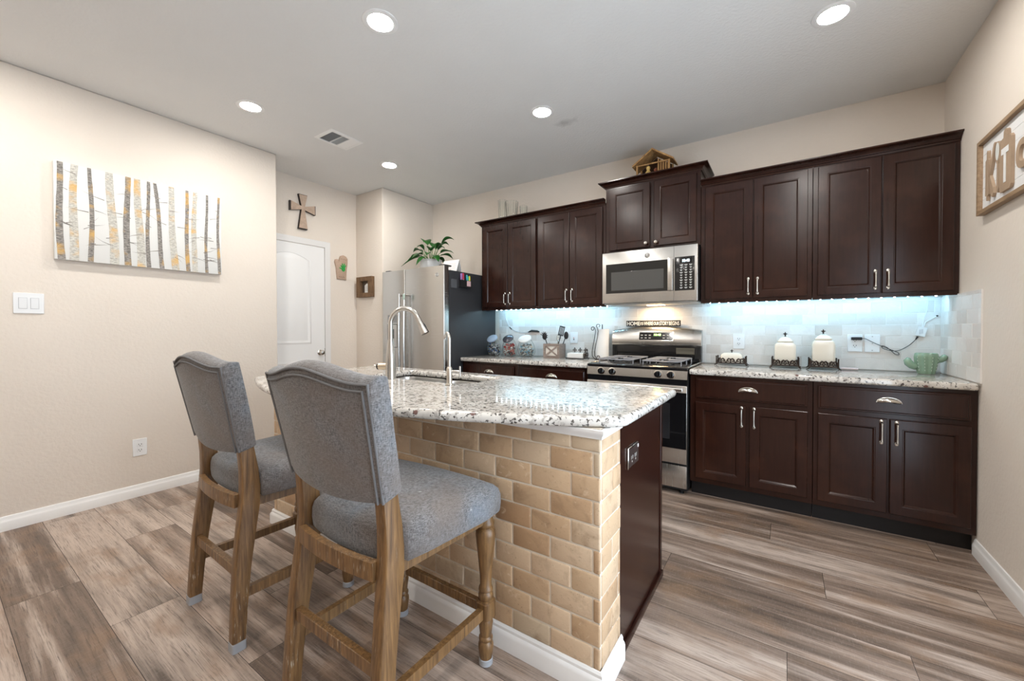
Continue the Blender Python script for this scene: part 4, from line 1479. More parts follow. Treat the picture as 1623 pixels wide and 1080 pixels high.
def build_electrics():
    LW = ('x', L, 1)
    BW = ('y', B - 0.0095, -1)
    socket('white double rocker light switch on the left wall', LW, 0.390, 1.362, 0.124, 0.126, 2, 'rocker', name='light_switch')
    socket('white outlet low on the left wall above the baseboard', LW, 0.896, 0.352, 0.078, 0.122)
    socket('white outlet on the backsplash above the butter dish', BW, -0.307, 1.101, 0.082, 0.122)
    socket('white outlet on the backsplash with a black adapter plugged in', BW, 0.412, 1.100, 0.080, 0.122)
    socket('blank white cover plate next to the plugged-in outlet', BW, 0.505, 1.099, 0.080, 0.122, 1, 'blank', name='blank_plate')
    o = socket('white switch plate with a small red light behind the napkin tray', BW, -1.763, 1.113, 0.082, 0.112, 1, 'none', name='switch_plate')
    p = [c for c in o.children][0]
    pbox(MB(), BW, -1.780, -1.746, 1.080, 1.146, 0.0061, 0.0078, 0.0005).build('receptacle', WHITEP, p)
    pbox(MB(), BW, -1.768, -1.760, 1.108, 1.116, 0.0079, 0.0085).build('indicator', plain('indicator_red', (0.6, 0.05, 0.05), 0.4), p)
    pbox(MB(), BW, -1.768, -1.758, 1.088, 1.104, 0.0079, 0.0085).build('slots', SLOT, p)
    socket('white outlet on the island brick behind the nearer stool', ('y', 1.2335, -1), -2.000, 0.345, 0.076, 0.118)
    socket('dark outlet in a bright metal frame on the island end panel', ('x', -0.4938, 1), 1.573, 0.706, 0.128, 0.082, 1, 'none', NICKEL, name='framed_outlet')
    o = [q for q in COL.objects if q.name.startswith('framed_outlet')][0]
    p = o.children[0]
    EP = ('x', -0.4938, 1)
    f = pbox(MB(), EP, 1.516, 1.630, 0.671, 0.741, 0.0061, 0.0075, 0.0006).build('receptacle', plain('outlet_brown', (0.045, 0.03, 0.026), 0.3), p)
    for u in (1.548, 1.592):
        m = MB()
        pbox(m, EP, u - 0.010, u - 0.006, 0.698, 0.712, 0.0076, 0.0082)
        pbox(m, EP, u + 0.006, u + 0.010, 0.698, 0.712, 0.0076, 0.0082)
        pbox(m, EP, u - 0.003, u + 0.003, 0.686, 0.692, 0.0076, 0.0082)
        m.build('slots', plain('slot_silver', (0.5, 0.48, 0.45), 0.4), f, False)
    pbox(MB(), EP, 1.618, 1.629, 0.728, 0.740, 0.0076, 0.0082).build('sticker', PAPER, f)

    # LED controller and adapter on the right
    yb = B - 0.0105
    c = T('led_controller', 'small white LED controller hanging on its wire in the right corner', 'controller', (0.742, yb, 1.14))
    m = MB()
    a = math.radians(-14)
    pts = []
    for (u, v) in ((-0.022, -0.030), (0.022, -0.030), (0.022, 0.030), (-0.022, 0.030)):
        pts.append((0.748 + u * math.cos(a) - v * math.sin(a), 1.182 + u * math.sin(a) + v * math.cos(a)))
    m.loft([[(x, yb - d, z) for x, z in pts] for d in (0.001, 0.013)])
    m.build('case', WHITEP, c)
    m = MB()
    m.tube([(0.752, yb - 0.006, 1.212), (0.760, yb - 0.004, 1.26), (0.775, yb - 0.004, 1.33), (0.778, yb - 0.005, 1.402)], 0.0022, 8)
    m.tube([(0.757, yb - 0.007, 1.212), (0.768, yb - 0.004, 1.245), (0.800, yb - 0.004, 1.268), (0.818, yb - 0.005, 1.282)], 0.0020, 8)
    m.build('white_wire', WHITEP, c)
    MB().ball((0.821, yb - 0.006, 1.285), (0.006, 0.005, 0.005), 10, 6).build('sensor', BLACKM, c)
    m = MB()
    for k in range(5):
        m.box(0.737 + k * 0.004, 0.739 + k * 0.004, yb - 0.0136, yb - 0.0131, 1.165 + k * 0.001, 1.195 + k * 0.001)
    m.build('print', plain('print_grey', (0.5, 0.5, 0.52), 0.6), c, False)
    p = T('power_adapter', 'black plug-in adapter with a looped cord on the right backsplash', 'adapter', (0.43, yb, 1.125))
    MB().box(0.390, 0.450, yb - 0.026, yb - 0.0085, 1.122, 1.142, 0.004, 2).build('plug', BLACKM, p)
    m = MB()
    z0 = 1.132
    lead = [(0.449, yb - 0.018, z0), (0.470, yb - 0.012, 1.130), (0.51, yb - 0.011, 1.105), (0.56, yb - 0.008, 1.078), (0.60, yb - 0.008, 1.058), (0.635, yb - 0.008, 1.040),
            (0.640, yb - 0.008, 1.026), (0.622, yb - 0.008, 1.028), (0.598, yb - 0.010, 1.055), (0.570, yb - 0.012, 1.080), (0.552, yb - 0.012, 1.082), (0.560, yb - 0.012, 1.066), (0.600, yb - 0.012, 1.052), (0.640, yb - 0.008, 1.054), (0.690, yb - 0.006, 1.090), (0.722, yb - 0.006, 1.130)]
    sm = []
    for i in range(len(lead) - 1):
        A, Bq = Vector(lead[max(i - 1, 0)]), Vector(lead[i]); C, D = Vector(lead[i + 1]), Vector(lead[min(i + 2, len(lead) - 1)])
        for k in range(6):
            t = k / 6.0
            sm.append(0.5 * ((2 * Bq) + (-A + C) * t + (2 * A - 5 * Bq + 4 * C - D) * t * t + (-A + 3 * Bq - 3 * C + D) * t ** 3))
    sm.append(Vector(lead[-1]))
    m.tube(sm, 0.0019, 8)
    m.build('cord', BLACKM, p)
    MB().tube([(0.722, yb - 0.006, 1.130), (0.731, yb - 0.007, 1.150)], [0.0035, 0.006], 8).build('connector', BLACKM, p)

    # the left strip's lead, infrared receiver and black adapter
    q = T('led_lead', 'white LED wire with a black adapter end above the candy jars', 'wire', (-2.4, yb, 1.19))
    pts = [(-2.606, yb - 0.004, 1.402), (-2.603, yb - 0.004, 1.33), (-2.575, yb - 0.004, 1.262), (-2.545, yb - 0.005, 1.218)]
    MB().tube(pts, 0.0026, 8).build('white_wire', WHITEP, q)
    MB().tube([(-2.549, yb - 0.006, 1.224), (-2.520, yb - 0.006, 1.198)], 0.005, 8).build('connector', BLACKM, q)
    MB().tube([(-2.521, yb - 0.006, 1.199), (-2.47, yb - 0.006, 1.176), (-2.40, yb - 0.006, 1.166), (-2.34, yb - 0.007, 1.160), (-2.30, yb - 0.008, 1.172)], 0.0021, 8).build('grey_wire', plain('wire_grey', (0.35, 0.36, 0.38), 0.4), q)
    MB().tube([(-2.305, yb - 0.010, 1.166), (-2.26, yb - 0.010, 1.182), (-2.19, yb - 0.010, 1.178), (-2.165, yb - 0.010, 1.172)], [0.004, 0.011, 0.010, 0.006], 10).build('adapter', BLACKM, q)


build_electrics()


# ------------------------------------------------------------------ things on the walls
def build_painting():
    y0, y1, z0, z1, xf = 0.494, 1.404, 1.648, 2.268, L + 0.038
    CAN = plain('canvas_white', (0.78, 0.78, 0.76), 0.75, bs=(260.0, 0.12, 0.001))
    o = MB().box(L + 0.0006, xf, y0, y1, z0, z1, 0.002, 2).build('birch_painting', CAN)
    tag(o, 'wide canvas painting of grey and gold birch trunks on the left wall', 'painting')

    def bark(name, ca, cb, gold):
        m, t, p, lk = nt(name)
        f = noise(t, coords(t, (1, 60, 160)), 1.0, 4.0, 0.6, 0.5)
        g = noise(t, coords(t, (1, 7, 9)), 1.0, 3.0)
        c = ramp(t, f, [(0.38, cb), (0.60, ca)])
        c = mix(t, c, (0.72, 0.42, 0.10), ramp(t, g, [(0.52, 0.0), (0.66, gold)]))
        lk.new(c, p.inputs['Base Color'])
        p.inputs['Roughness'].default_value = 0.6
        return m
    mats = [bark('bark_dark', (0.36, 0.33, 0.30), (0.12, 0.11, 0.10), 0.75), bark('bark_pale', (0.68, 0.66, 0.60), (0.40, 0.38, 0.34), 0.75), plain('twig_grey', (0.20, 0.17, 0.15), 0.7)]
    # (position from left 0..1 at top, at bottom, width, material)
    trunks = [(0.024, 0.033, 0.034, 0), (0.100, 0.088, 0.042, 1), (0.178, 0.180, 0.026, 0), (0.282, 0.300, 0.048, 1), (0.377, 0.375, 0.037, 0),
              (0.438, 0.452, 0.046, 1), (0.497, 0.500, 0.024, 0), (0.540, 0.588, 0.027, 0), (0.640, 0.668, 0.044, 1), (0.745, 0.756, 0.027, 0),
              (0.806, 0.798, 0.036, 1), (0.888, 0.888, 0.021, 0), (0.978, 0.978, 0.021, 0)]
    W = y1 - y0
    m = MB()
    r = random.Random(3)
    for i, (a, b, w, mi) in enumerate(trunks):
        m.mi = mi
        ph = r.uniform(0, 6)
        n = 16
        lf, rg = [], []
        for k in range(n + 1):
            s = k / n
            z = z1 - 0.001 - (z1 - z0 - 0.002) * s
            c = y0 + W * (a + (b - a) * s + 0.006 * math.sin(ph + 5 * s))
            hw = W * w / 2 * (0.85 + 0.25 * s) + r.uniform(-0.001, 0.001)
            lf.append((xf + 0.0006 + 0.00002 * i, max(y0 + 0.0005, c - hw), z)); rg.append((xf + 0.0006 + 0.00002 * i, min(y1 - 0.0005, c + hw), z))
        for k in range(n):
            m.poly([lf[k], lf[k + 1], rg[k + 1], rg[k]])
    m.build('birch_trunks', mats, o, False)
    m = MB()
    for k in range(52):
        y = y0 + W * r.uniform(0.03, 0.97); z = r.uniform(z0 + 0.08, z1 - 0.06)
        sgn = r.choice((-1, 1)); ln = r.uniform(0.04, 0.12); dz = r.uniform(-0.05, 0.06)
        ye = min(max(y + sgn * ln, y0 + 0.002), y1 - 0.002)
        x = xf + 0.0012
        m.poly([(x, y, z - 0.0022), (x, (y + ye) / 2, z + dz * 0.35 - 0.001), (x, ye, z + dz), (x, (y + ye) / 2, z + dz * 0.35 + 0.0012), (x, y, z + 0.0022)])
    m.build('twigs', mats[2], o, False)


def build_wall_decor():
    # flared wooden cross over the door
    c = T('wooden_cross', 'pale wooden cross with dark edges on the wall over the door', 'cross', (W3, 2.300, 2.26))
    yc, zc = 2.300, 2.478
    hw, up, dn = 0.136, 0.142, 0.222
    n = 0.018
    out = [(-n, n), (-0.046, up), (0.046, up), (n, n), (hw, 0.052), (hw, -0.048), (n, -n), (0.048, -dn), (-0.048, -dn), (-n, -n), (-hw, -0.048), (-hw, 0.052)]
    MB().loft([[(x, yc + a, zc + b) for a, b in out] for x in (W3 + 0.0006, W3 + 0.030)]).build('backing', plain('cross_edge_brown', (0.035, 0.026, 0.022), 0.6), c, False)
    MB().loft([[(x, yc + a * 0.93, zc + b * 0.955) for a, b in out] for x in (W3 + 0.0302, W3 + 0.036)]).build('face', plain('cross_tan', (0.52, 0.39, 0.30), 0.7, var=0.2, vs=25), c, False)

    # salt-dough mitten with a green handprint
    yc, zc = 2.752, 1.905
    d = T('handprint_mitten', 'tan mitten-shaped plaque with a green handprint beside the door', 'plaque', (W3, yc, zc - 0.14))
    body = [(-0.055, -0.130), (0.060, -0.130), (0.066, -0.02), (0.078, 0.06), (0.078, 0.11), (0.060, 0.138), (0.02, 0.150), (-0.015, 0.135), (-0.030, 0.10), (-0.030, 0.075), (-0.052, 0.098), (-0.080, 0.088), (-0.086, 0.062), (-0.068, 0.0)]
    cl = plain('dough_tan', (0.50, 0.36, 0.27), 0.8, var=0.12, vs=30, bs=(60.0, 0.4, 0.004))
    MB().loft([[(W3 + x, yc + a * f, zc + b * f) for a, b in body] for x, f in ((0.0006, 0.98), (0.004, 1.0), (0.014, 1.0), (0.018, 0.95))]).build('mitten', cl, d, True, 50)
    m = MB()
    x = W3 + 0.0195
    py, pz = yc + 0.020, zc - 0.012
    m.ball((x, py, pz), (0.002, 0.024, 0.028), 14, 8)
    for a, ln in ((38, 0.052), (12, 0.066), (-12, 0.066), (-34, 0.056), (78, 0.050)):
        q = math.radians(90 + a)
        e = (py + math.cos(q) * ln, pz + math.sin(q) * ln)
        m.tube([(x, py + math.cos(q) * 0.016, pz + math.sin(q) * 0.016), (x, e[0], e[1])], [0.0075, 0.006], 8)
    m.build('handprint', plain('print_green', (0.02, 0.34, 0.06), 0.5, var=0.3, vs=40), d)
    m = MB()
    for k in range(7):
        m.box(x - 0.001, x - 0.0002, yc - 0.01 + k * 0.010, yc - 0.005 + k * 0.010, zc + 0.098 + 0.004 * math.sin(k * 2), zc + 0.103 + 0.004 * math.sin(k * 2))
        m.box(x - 0.001, x - 0.0002, yc - 0.038 + k * 0.011, yc - 0.032 + k * 0.011, zc - 0.108 + 0.004 * math.sin(k * 3), zc - 0.100 + 0.004 * math.sin(k * 3))
    m.build('scratched_writing', plain('scratch_brown', (0.24, 0.15, 0.11), 0.8), d, False)

    # rustic shadow-box frame on the nook wall
    x0, x1, z0, z1, y = -4.178, -3.898, 1.572, 1.808, F2
    f = T('picture_frame', 'small rustic brown box frame with a white tag on the nook wall', 'frame', ((x0 + x1) / 2, y, z0))
    br = wood_mat('frame_barnwood', (0.085, 0.045, 0.022), (0.26, 0.15, 0.075), 0.75, (20, 20, 3), gb=0.4)
    m = MB()
    bw = 0.066
    m.box(x0, x1, y - 0.045, y - 0.0006, z1 - bw * 0.75, z1, 0.002, 1)
    m.box(x0, x1, y - 0.045, y - 0.0006, z0, z0 + bw * 0.75, 0.002, 1)
    m.box(x0, x0 + bw, y - 0.045, y - 0.0006, z0 + bw * 0.75, z1 - bw * 0.75, 0.002, 1)
    m.box(x1 - bw, x1, y - 0.045, y - 0.0006, z0 + bw * 0.75, z1 - bw * 0.75, 0.002, 1)
    m.build('moulding', br, f)
    MB().box(x0 + bw, x1 - bw, y - 0.006, y - 0.0008, z0 + bw * 0.75, z1 - bw * 0.75).build('backing', plain('frame_back_brown', (0.10, 0.07, 0.05), 0.8), f, False)
    xa, xb, zb, zt = x0 + bw + 0.045, x1 - bw - 0.010, z0 + bw * 0.75 + 0.002, z1 - bw * 0.75 - 0.028
    MB().loft([[(q, yy, w) for q, w in ((xa, zb), (xb, zb), (xb, zt - 0.02), ((xa + xb) / 2 + 0.012, zt), ((xa + xb) / 2 - 0.012, zt), (xa, zt - 0.02))] for yy in (y - 0.0065, y - 0.009)]).build('tag', PAPER, f, False)
    m = MB()
    for k in range(3):
        m.box(xa + 0.02, xb - 0.02, y - 0.0096, y - 0.0091, zb + 0.03 + k * 0.018, zb + 0.033 + k * 0.018)
    m.build('tag_writing', plain('tag_ink', (0.35, 0.35, 0.35), 0.7), f, False)


def build_kitchen_sign():
    # runs out of the right edge of the photograph
    ya, yb, z0, z1 = 2.05, 3.085, 1.782, 2.158
    o = T('kitchen_sign', 'framed white shiplap sign with wooden KITCHEN lettering on the right wall', 'sign', (R, (ya + yb) / 2, z0))
    fr = wood_mat('sign_frame_oak', (0.24, 0.15, 0.085), (0.42, 0.29, 0.18), 0.6, (20, 2, 20), gb=0.2)
    xw = R - 0.0006
    m = MB()
    bw = 0.020
    m.box(xw - 0.030, xw, ya, yb, z1 - bw, z1, 0.001, 1)
    m.box(xw - 0.030, xw, ya, yb, z0, z0 + bw, 0.001, 1)
    m.box(xw - 0.030, xw, yb - bw, yb, z0 + bw, z1 - bw, 0.001, 1)
    m.box(xw - 0.030, xw, ya, ya + bw, z0 + bw, z1 - bw, 0.001, 1)
    m.build('frame', fr, o)
    m = MB()
    n = 6
    h = (z1 - z0 - 2 * bw) / n
    for k in range(n):
        m.box(xw - 0.012, xw - 0.001, ya + bw, yb - bw, z0 + bw + k * h + 0.001, z0 + bw + (k + 1) * h - 0.001)
    m.box(xw - 0.009, xw - 0.0005, ya + bw, yb - bw, z0 + bw, z1 - bw)
    m.build('boards', WHITEW if False else plain('shiplap_white', (0.80, 0.80, 0.80), 0.6), o, False)
    wd = plain('sign_letter_tan', (0.40, 0.29, 0.20), 0.65, var=0.12, vs=12)
    xl, xr = xw - 0.0125, xw - 0.024
    k = MB()

    # local layout: a = distance from the frame's far edge (towards the camera), b = height above z0
    def P(a, b, x):
        return (x, yb - a - 0.045, z0 + 0.05 + (b - 0.072) * 1.05 if b < 0.30 else z0 + 0.29 + (b - 0.30) * 0.62)

    def plate(pts):
        k.loft([[P(a, b, x) for a, b in pts] for x in (xl, xr)])
    # K: rolling pin, knife and spoon
    plate([(0.060, 0.075), (0.068, 0.072), (0.072, 0.095), (0.085, 0.100), (0.085, 0.262), (0.072, 0.268), (0.072, 0.300), (0.066, 0.312), (0.060, 0.300), (0.060, 0.268), (0.047, 0.262), (0.047, 0.100), (0.060, 0.095)])
    k.build('letter_k_pin', wd, o, False)
    k = MB()
    plate([(0.086, 0.185), (0.092, 0.175), (0.150, 0.290), (0.158, 0.318), (0.150, 0.330), (0.138, 0.322), (0.130, 0.295)])
    plate([(0.086, 0.180), (0.092, 0.190), (0.135, 0.120), (0.142, 0.090), (0.130, 0.075), (0.112, 0.085), (0.100, 0.120)])
    k.build('letter_k_arms', wd, o, False)
    # i: a wooden spoon
    k = MB()
    sp = [(0.175, 0.100), (0.186, 0.080), (0.198, 0.100), (0.192, 0.210)] + [(0.184 + 0.026 * math.sin(math.radians(t)), 0.262 - 0.052 * math.cos(math.radians(t))) for t in range(30, 331, 20)] + [(0.176, 0.210)]
    plate(sp)
    k.build('letter_i_spoon', wd, o, False)
    k = MB()
    plate([(0.184 + 0.018 * math.sin(math.radians(t)), 0.265 - 0.040 * math.cos(math.radians(t))) for t in range(0, 360, 20)])
    for v in k.bm.verts:
        if v.co.x < (xl + xr) / 2:
            v.co.x -= 0.0015
    k.build('spoon_bowl', plain('spoon_white', (0.7, 0.72, 0.70), 0.5), o, False)
    # T on a cutting board with a handle
    k = MB()
    plate([(0.205, 0.085), (0.216, 0.070), (0.310, 0.070), (0.322, 0.085), (0.322, 0.285), (0.310, 0.298), (0.284, 0.302), (0.280, 0.345), (0.270, 0.358), (0.256, 0.358), (0.246, 0.345), (0.244, 0.302), (0.216, 0.298), (0.205, 0.285)])
    bd = k.build('letter_t_board', wd, o, False)
    k = MB()
    x2 = xr - 0.0002
    k.box(x2 - 0.0015, x2, yb - 0.345, yb - 0.273, z0 + 0.215, z0 + 0.243)
    k.box(x2 - 0.0015, x2, yb - 0.320, yb - 0.298, z0 + 0.085, z0 + 0.215)
    k.build('letter_t', plain('letter_white', (0.80, 0.80, 0.79), 0.6), bd, False)
    for ch, a, w, hh in (('c', 0.455, 0.09, 0.125), ('h', 0.575, 0.10, 0.215), ('e', 0.695, 0.10, 0.125), ('n', 0.820, 0.11, 0.125)):
        text('letter_' + ch, ch, wd, o, ((xl, yb - a, z0 + 0.10 + hh / 2), (0, -1, 0), (0, 0, 1)), w, hh, 0.0115, 0.015)


build_painting()
build_wall_decor()
build_kitchen_sign()


def build_home_sign():
    x0, x1, z0, z1 = -1.215, -0.744, 1.2235, 1.276
    y = B - 0.044
    o = T('lettered_sign', 'small black sign with white words standing on the range backguard', 'sign', ((x0 + x1) / 2, y, z0))
    MB().box(x0, x1, y - 0.009, y + 0.009, z0, z1, 0.001, 1).build('board', plain('sign_black', (0.014, 0.013, 0.014), 0.5), o)
    ink = plain('sign_ink_white', (0.75, 0.75, 0.73), 0.6)
    yy = y - 0.0092
    words = [('HOME', 0.118, 0.036), ('IS', 0.026, 0.026), ('WHERE', 0.082, 0.034), ('OUR', 0.046, 0.028), ('STORY', 0.076, 0.034), ('BEGINS', 0.086, 0.034)]
    x = x0 + 0.008
    gap = (x1 - x0 - 0.016 - sum(w for _, w, _ in words)) / (len(words) - 1)
    for wd, w, h in words:
        text('word_' + wd.lower(), wd, ink, o, ((x + w / 2, yy, (z0 + z1) / 2), (1, 0, 0), (0, 0, 1)), w, h, 0.0006, 0.025 if wd == 'HOME' else 0.01)
        x += w + gap


build_home_sign()


# ------------------------------------------------------------------ things on the counters
def scroll(cx, cz, y, r, a0, a1, shrink=0.75, n=16, flip=1):
    """Spiral in the XZ plane."""
    return [(cx + flip * r * (1 - shrink * k / n) * math.cos(math.radians(a0 + (a1 - a0) * k / n)), y, cz + r * (1 - shrink * k / n) * math.sin(math.radians(a0 + (a1 - a0) * k / n))) for k in range(n + 1)]


def iron_stand(parent, x0, x1, y0, y1, h):
    """Openwork scroll tray with four splayed feet."""
    m = MB()
    z = CT
    zb, zt = z + h * 0.32, z + h
    m.box(x0 + 0.012, x1 - 0.012, y0 + 0.008, y1 - 0.008, zb - 0.003, zb)
    for xa, ya, sx, sy in ((x0 + 0.008, y0 + 0.005, -1, -1), (x1 - 0.008, y0 + 0.005, 1, -1), (x0 + 0.008, y1 - 0.005, -1, 1), (x1 - 0.008, y1 - 0.005, 1, 1)):
        m.tube([(xa, ya, zt + 0.006), (xa, ya, zb), (xa + sx * 0.006, ya + sy * 0.003, z + 0.008), (xa + sx * 0.016, ya + sy * 0.006, z + 0.0035)], [0.0045, 0.005, 0.0045, 0.0035], 8)
        m.ball((xa, ya, zt + 0.008), 0.006, 8, 6)
    for y in (y0 + 0.005, y1 - 0.005):
        m.tube([(x0 + 0.008, y, zb), (x1 - 0.008, y, zb)], 0.0042, 8)
        n = max(2, int(round((x1 - x0) / 0.062)))
        w = (x1 - x0 - 0.016) / n
        for k in range(n):
            c = x0 + 0.008 + w * (k + 0.5)
            m.tube(scroll(c - w * 0.22, zb + h * 0.33, y, h * 0.30, -60, 330), 0.0034, 7)
            m.tube(scroll(c + w * 0.22, zb + h * 0.33, y, h * 0.30, -60, 330, flip=-1), 0.0034, 7)
            m.tube([(c - w * 0.48, y, zb + 0.004), (c - w * 0.2, y, zt - 0.004), (c, y, zb + h * 0.5), (c + w * 0.2, y, zt - 0.004), (c + w * 0.48, y, zb + 0.004)], 0.0036, 7)
    for x in (x0 + 0.008, x1 - 0.008):
        m.tube([(x, y0 + 0.005, zb), (x, y1 - 0.005, zb)], 0.004, 8)
    return m.build('iron_stand', IRON, parent)


def finial(parent, x, y, z, s=1.0):
    m = MB()
    m.lathe([(0, 0), (0.008 * s, 0), (0.004 * s, 0.004 * s), (0.004 * s, 0.010 * s), (0.008 * s, 0.013 * s), (0.004 * s, 0.017 * s), (0.005 * s, 0.024 * s), (0.0, 0.036 * s)], (x, y, z), 'z', 12)
    for f in (-1, 1):
        m.tube([(x, y, z + 0.014 * s), (x + f * 0.010 * s, y, z + 0.022 * s), (x + f * 0.013 * s, y, z + 0.017 * s)], [0.0035 * s, 0.003 * s, 0.002 * s], 6)
    return m.build('finial', IRON, parent)


def build_counter_right():
    # butter dish
    x0, x1 = -0.455, -0.240
    yc = 3.600
    o = T('butter_dish', 'low cream butter dish on a scrolled iron stand, left of the canisters', 'butter dish', ((x0 + x1) / 2, yc, CT))
    iron_stand(o, x0, x1, yc - 0.05, yc + 0.05, 0.062)
    m = MB()
    zb = CT + 0.0215
    xa, xb = -0.420, -0.268
    for_r = []
    for z, i in ((0.0, 0.0), (0.050, 0.0), (0.064, 0.005), (0.073, 0.015), (0.078, 0.030)):
        for_r.append([(a, b, zb + z) for a, b in rrect(xa + i, xb - i, yc - 0.038 + i * 0.9, yc + 0.038 - i * 0.9, max(0.004, 0.014 - i * 0.3), 4)])
    m.loft(for_r)
    lid = m.build('lid', CERAM, o, True, 50)
    finial(lid, (xa + xb) / 2, yc, zb + 0.078, 0.8)
    # canisters
    for (x0, x1, y, body_h, top_h, lb) in ((-0.078, 0.086, 3.600, 0.166, 0.0, 'cream ceramic canister with fleur finial, the left one of the pair'),
                                            (0.146, 0.308, 3.606, 0.186, 0.0, 'taller cream ceramic canister, standing nearer the plugged-in outlet')):
        c = (x0 + x1) / 2
        o = T('canister', lb, 'canister', (c, y, CT), 'cream canisters on iron stands')
        iron_stand(o, x0 - 0.006, x1 + 0.006, y - 0.075, y + 0.075, 0.066)
        zb = CT + 0.0225
        hw = 0.0655
        m = MB()
        rr = []
        for z, i in ((0.0, 0.006), (0.006, 0.0), (body_h - 0.035, 0.0), (body_h - 0.015, 0.004), (body_h - 0.004, 0.014), (body_h, 0.026)):
            rr.append([(a, b, zb + z) for a, b in rrect(c - hw + i, c + hw - i, y - hw + i, y + hw - i, max(0.006, 0.018 - i * 0.3), 4)])
        m.loft(rr)
        m.build('jar', CERAM, o, True, 50)
        m = MB()
        zl = zb + body_h + 0.0005
        rr = []
        for z, i in ((0.0, 0.018), (0.010, 0.016), (0.013, 0.022), (0.026, 0.030), (0.038, 0.047), (0.041, 0.056)):
            rr.append([(a, b, zl + z) for a, b in rrect(c - hw + i, c + hw - i, y - hw + i, y + hw - i, max(0.004, 0.018 - i * 0.25), 4)])
        m.loft(rr)
        ld = m.build('lid', CERAM, o, True, 50)
        finial(ld, c, y, zl + 0.041, 1.0)
    # flat pale slip behind the second canister
    tag(MB().box(0.330, 0.425, 3.655, 3.712, CT + 0.0006, CT + 0.012, 0.003, 2).build('sponge_cloth', plain('pale_pink', (0.72, 0.60, 0.60), 0.8)), 'flat pale pink cloth lying on the counter right of the taller canister', 'cloth')
    # cactus planter
    cx, cy = 0.745, 3.590
    o = T('cactus_planter', 'green ceramic cactus-shaped planter on the counter in the right corner', 'planter', (cx, cy, CT))

    def ribbed(m, path, rad, ribs, amp, seg=48):
        rings = []
        for (px, py, pz), r in zip(path, rad):
            rings.append([(px + r * (1 + amp * math.cos(ribs * 2 * PI * i / seg)) * math.cos(2 * PI * i / seg), py + r * (1 + amp * math.cos(ribs * 2 * PI * i / seg)) * math.sin(2 * PI * i / seg), pz) for i in range(seg)])
        m.loft(rings)
    m = MB()
    prof = [(0.037, 0.0006), (0.040, 0.006), (0.047, 0.04), (0.053, 0.08), (0.0545, 0.108), (0.052, 0.128), (0.048, 0.132), (0.044, 0.126), (0.040, 0.10)]
    ribbed(m, [(cx, cy, CT + z) for _, z in prof], [r for r, _ in prof], 10, 0.055, 80)
    bd = m.build('body', CGREEN, o, True, 60)
    for s, pts, rads in ((-1, [(-0.044, 0.042), (-0.066, 0.050), (-0.080, 0.066), (-0.086, 0.084), (-0.080, 0.100)], (0.020, 0.022, 0.023, 0.020, 0.009)),
                         (1, [(0.046, 0.085), (0.064, 0.092), (0.076, 0.102), (0.080, 0.114), (0.076, 0.124)], (0.016, 0.018, 0.019, 0.017, 0.008))):
        m = MB()
        m.tube([(cx + a, cy, CT + b) for a, b in pts], rads, 14)
        m.build('arm', CGREEN, o, True, 60)
    m = MB()
    r = random.Random(2)
    for i in range(10):
        a = 2 * PI * i / 10
        for z in (0.022, 0.042, 0.062, 0.082, 0.102):
            rr = 0.040 + 0.0148 * min(1, z / 0.09) + 0.002
            m.box(cx + rr * math.cos(a) * 1.03 - 0.001, cx + rr * math.cos(a) * 1.03 + 0.001, cy + rr * math.sin(a) * 1.03 - 0.001, cy + rr * math.sin(a) * 1.03 + 0.001, CT + z, CT + z + 0.006)
    m.build('spines', plain('spine_pale', (0.62, 0.68, 0.58), 0.4), bd, False)


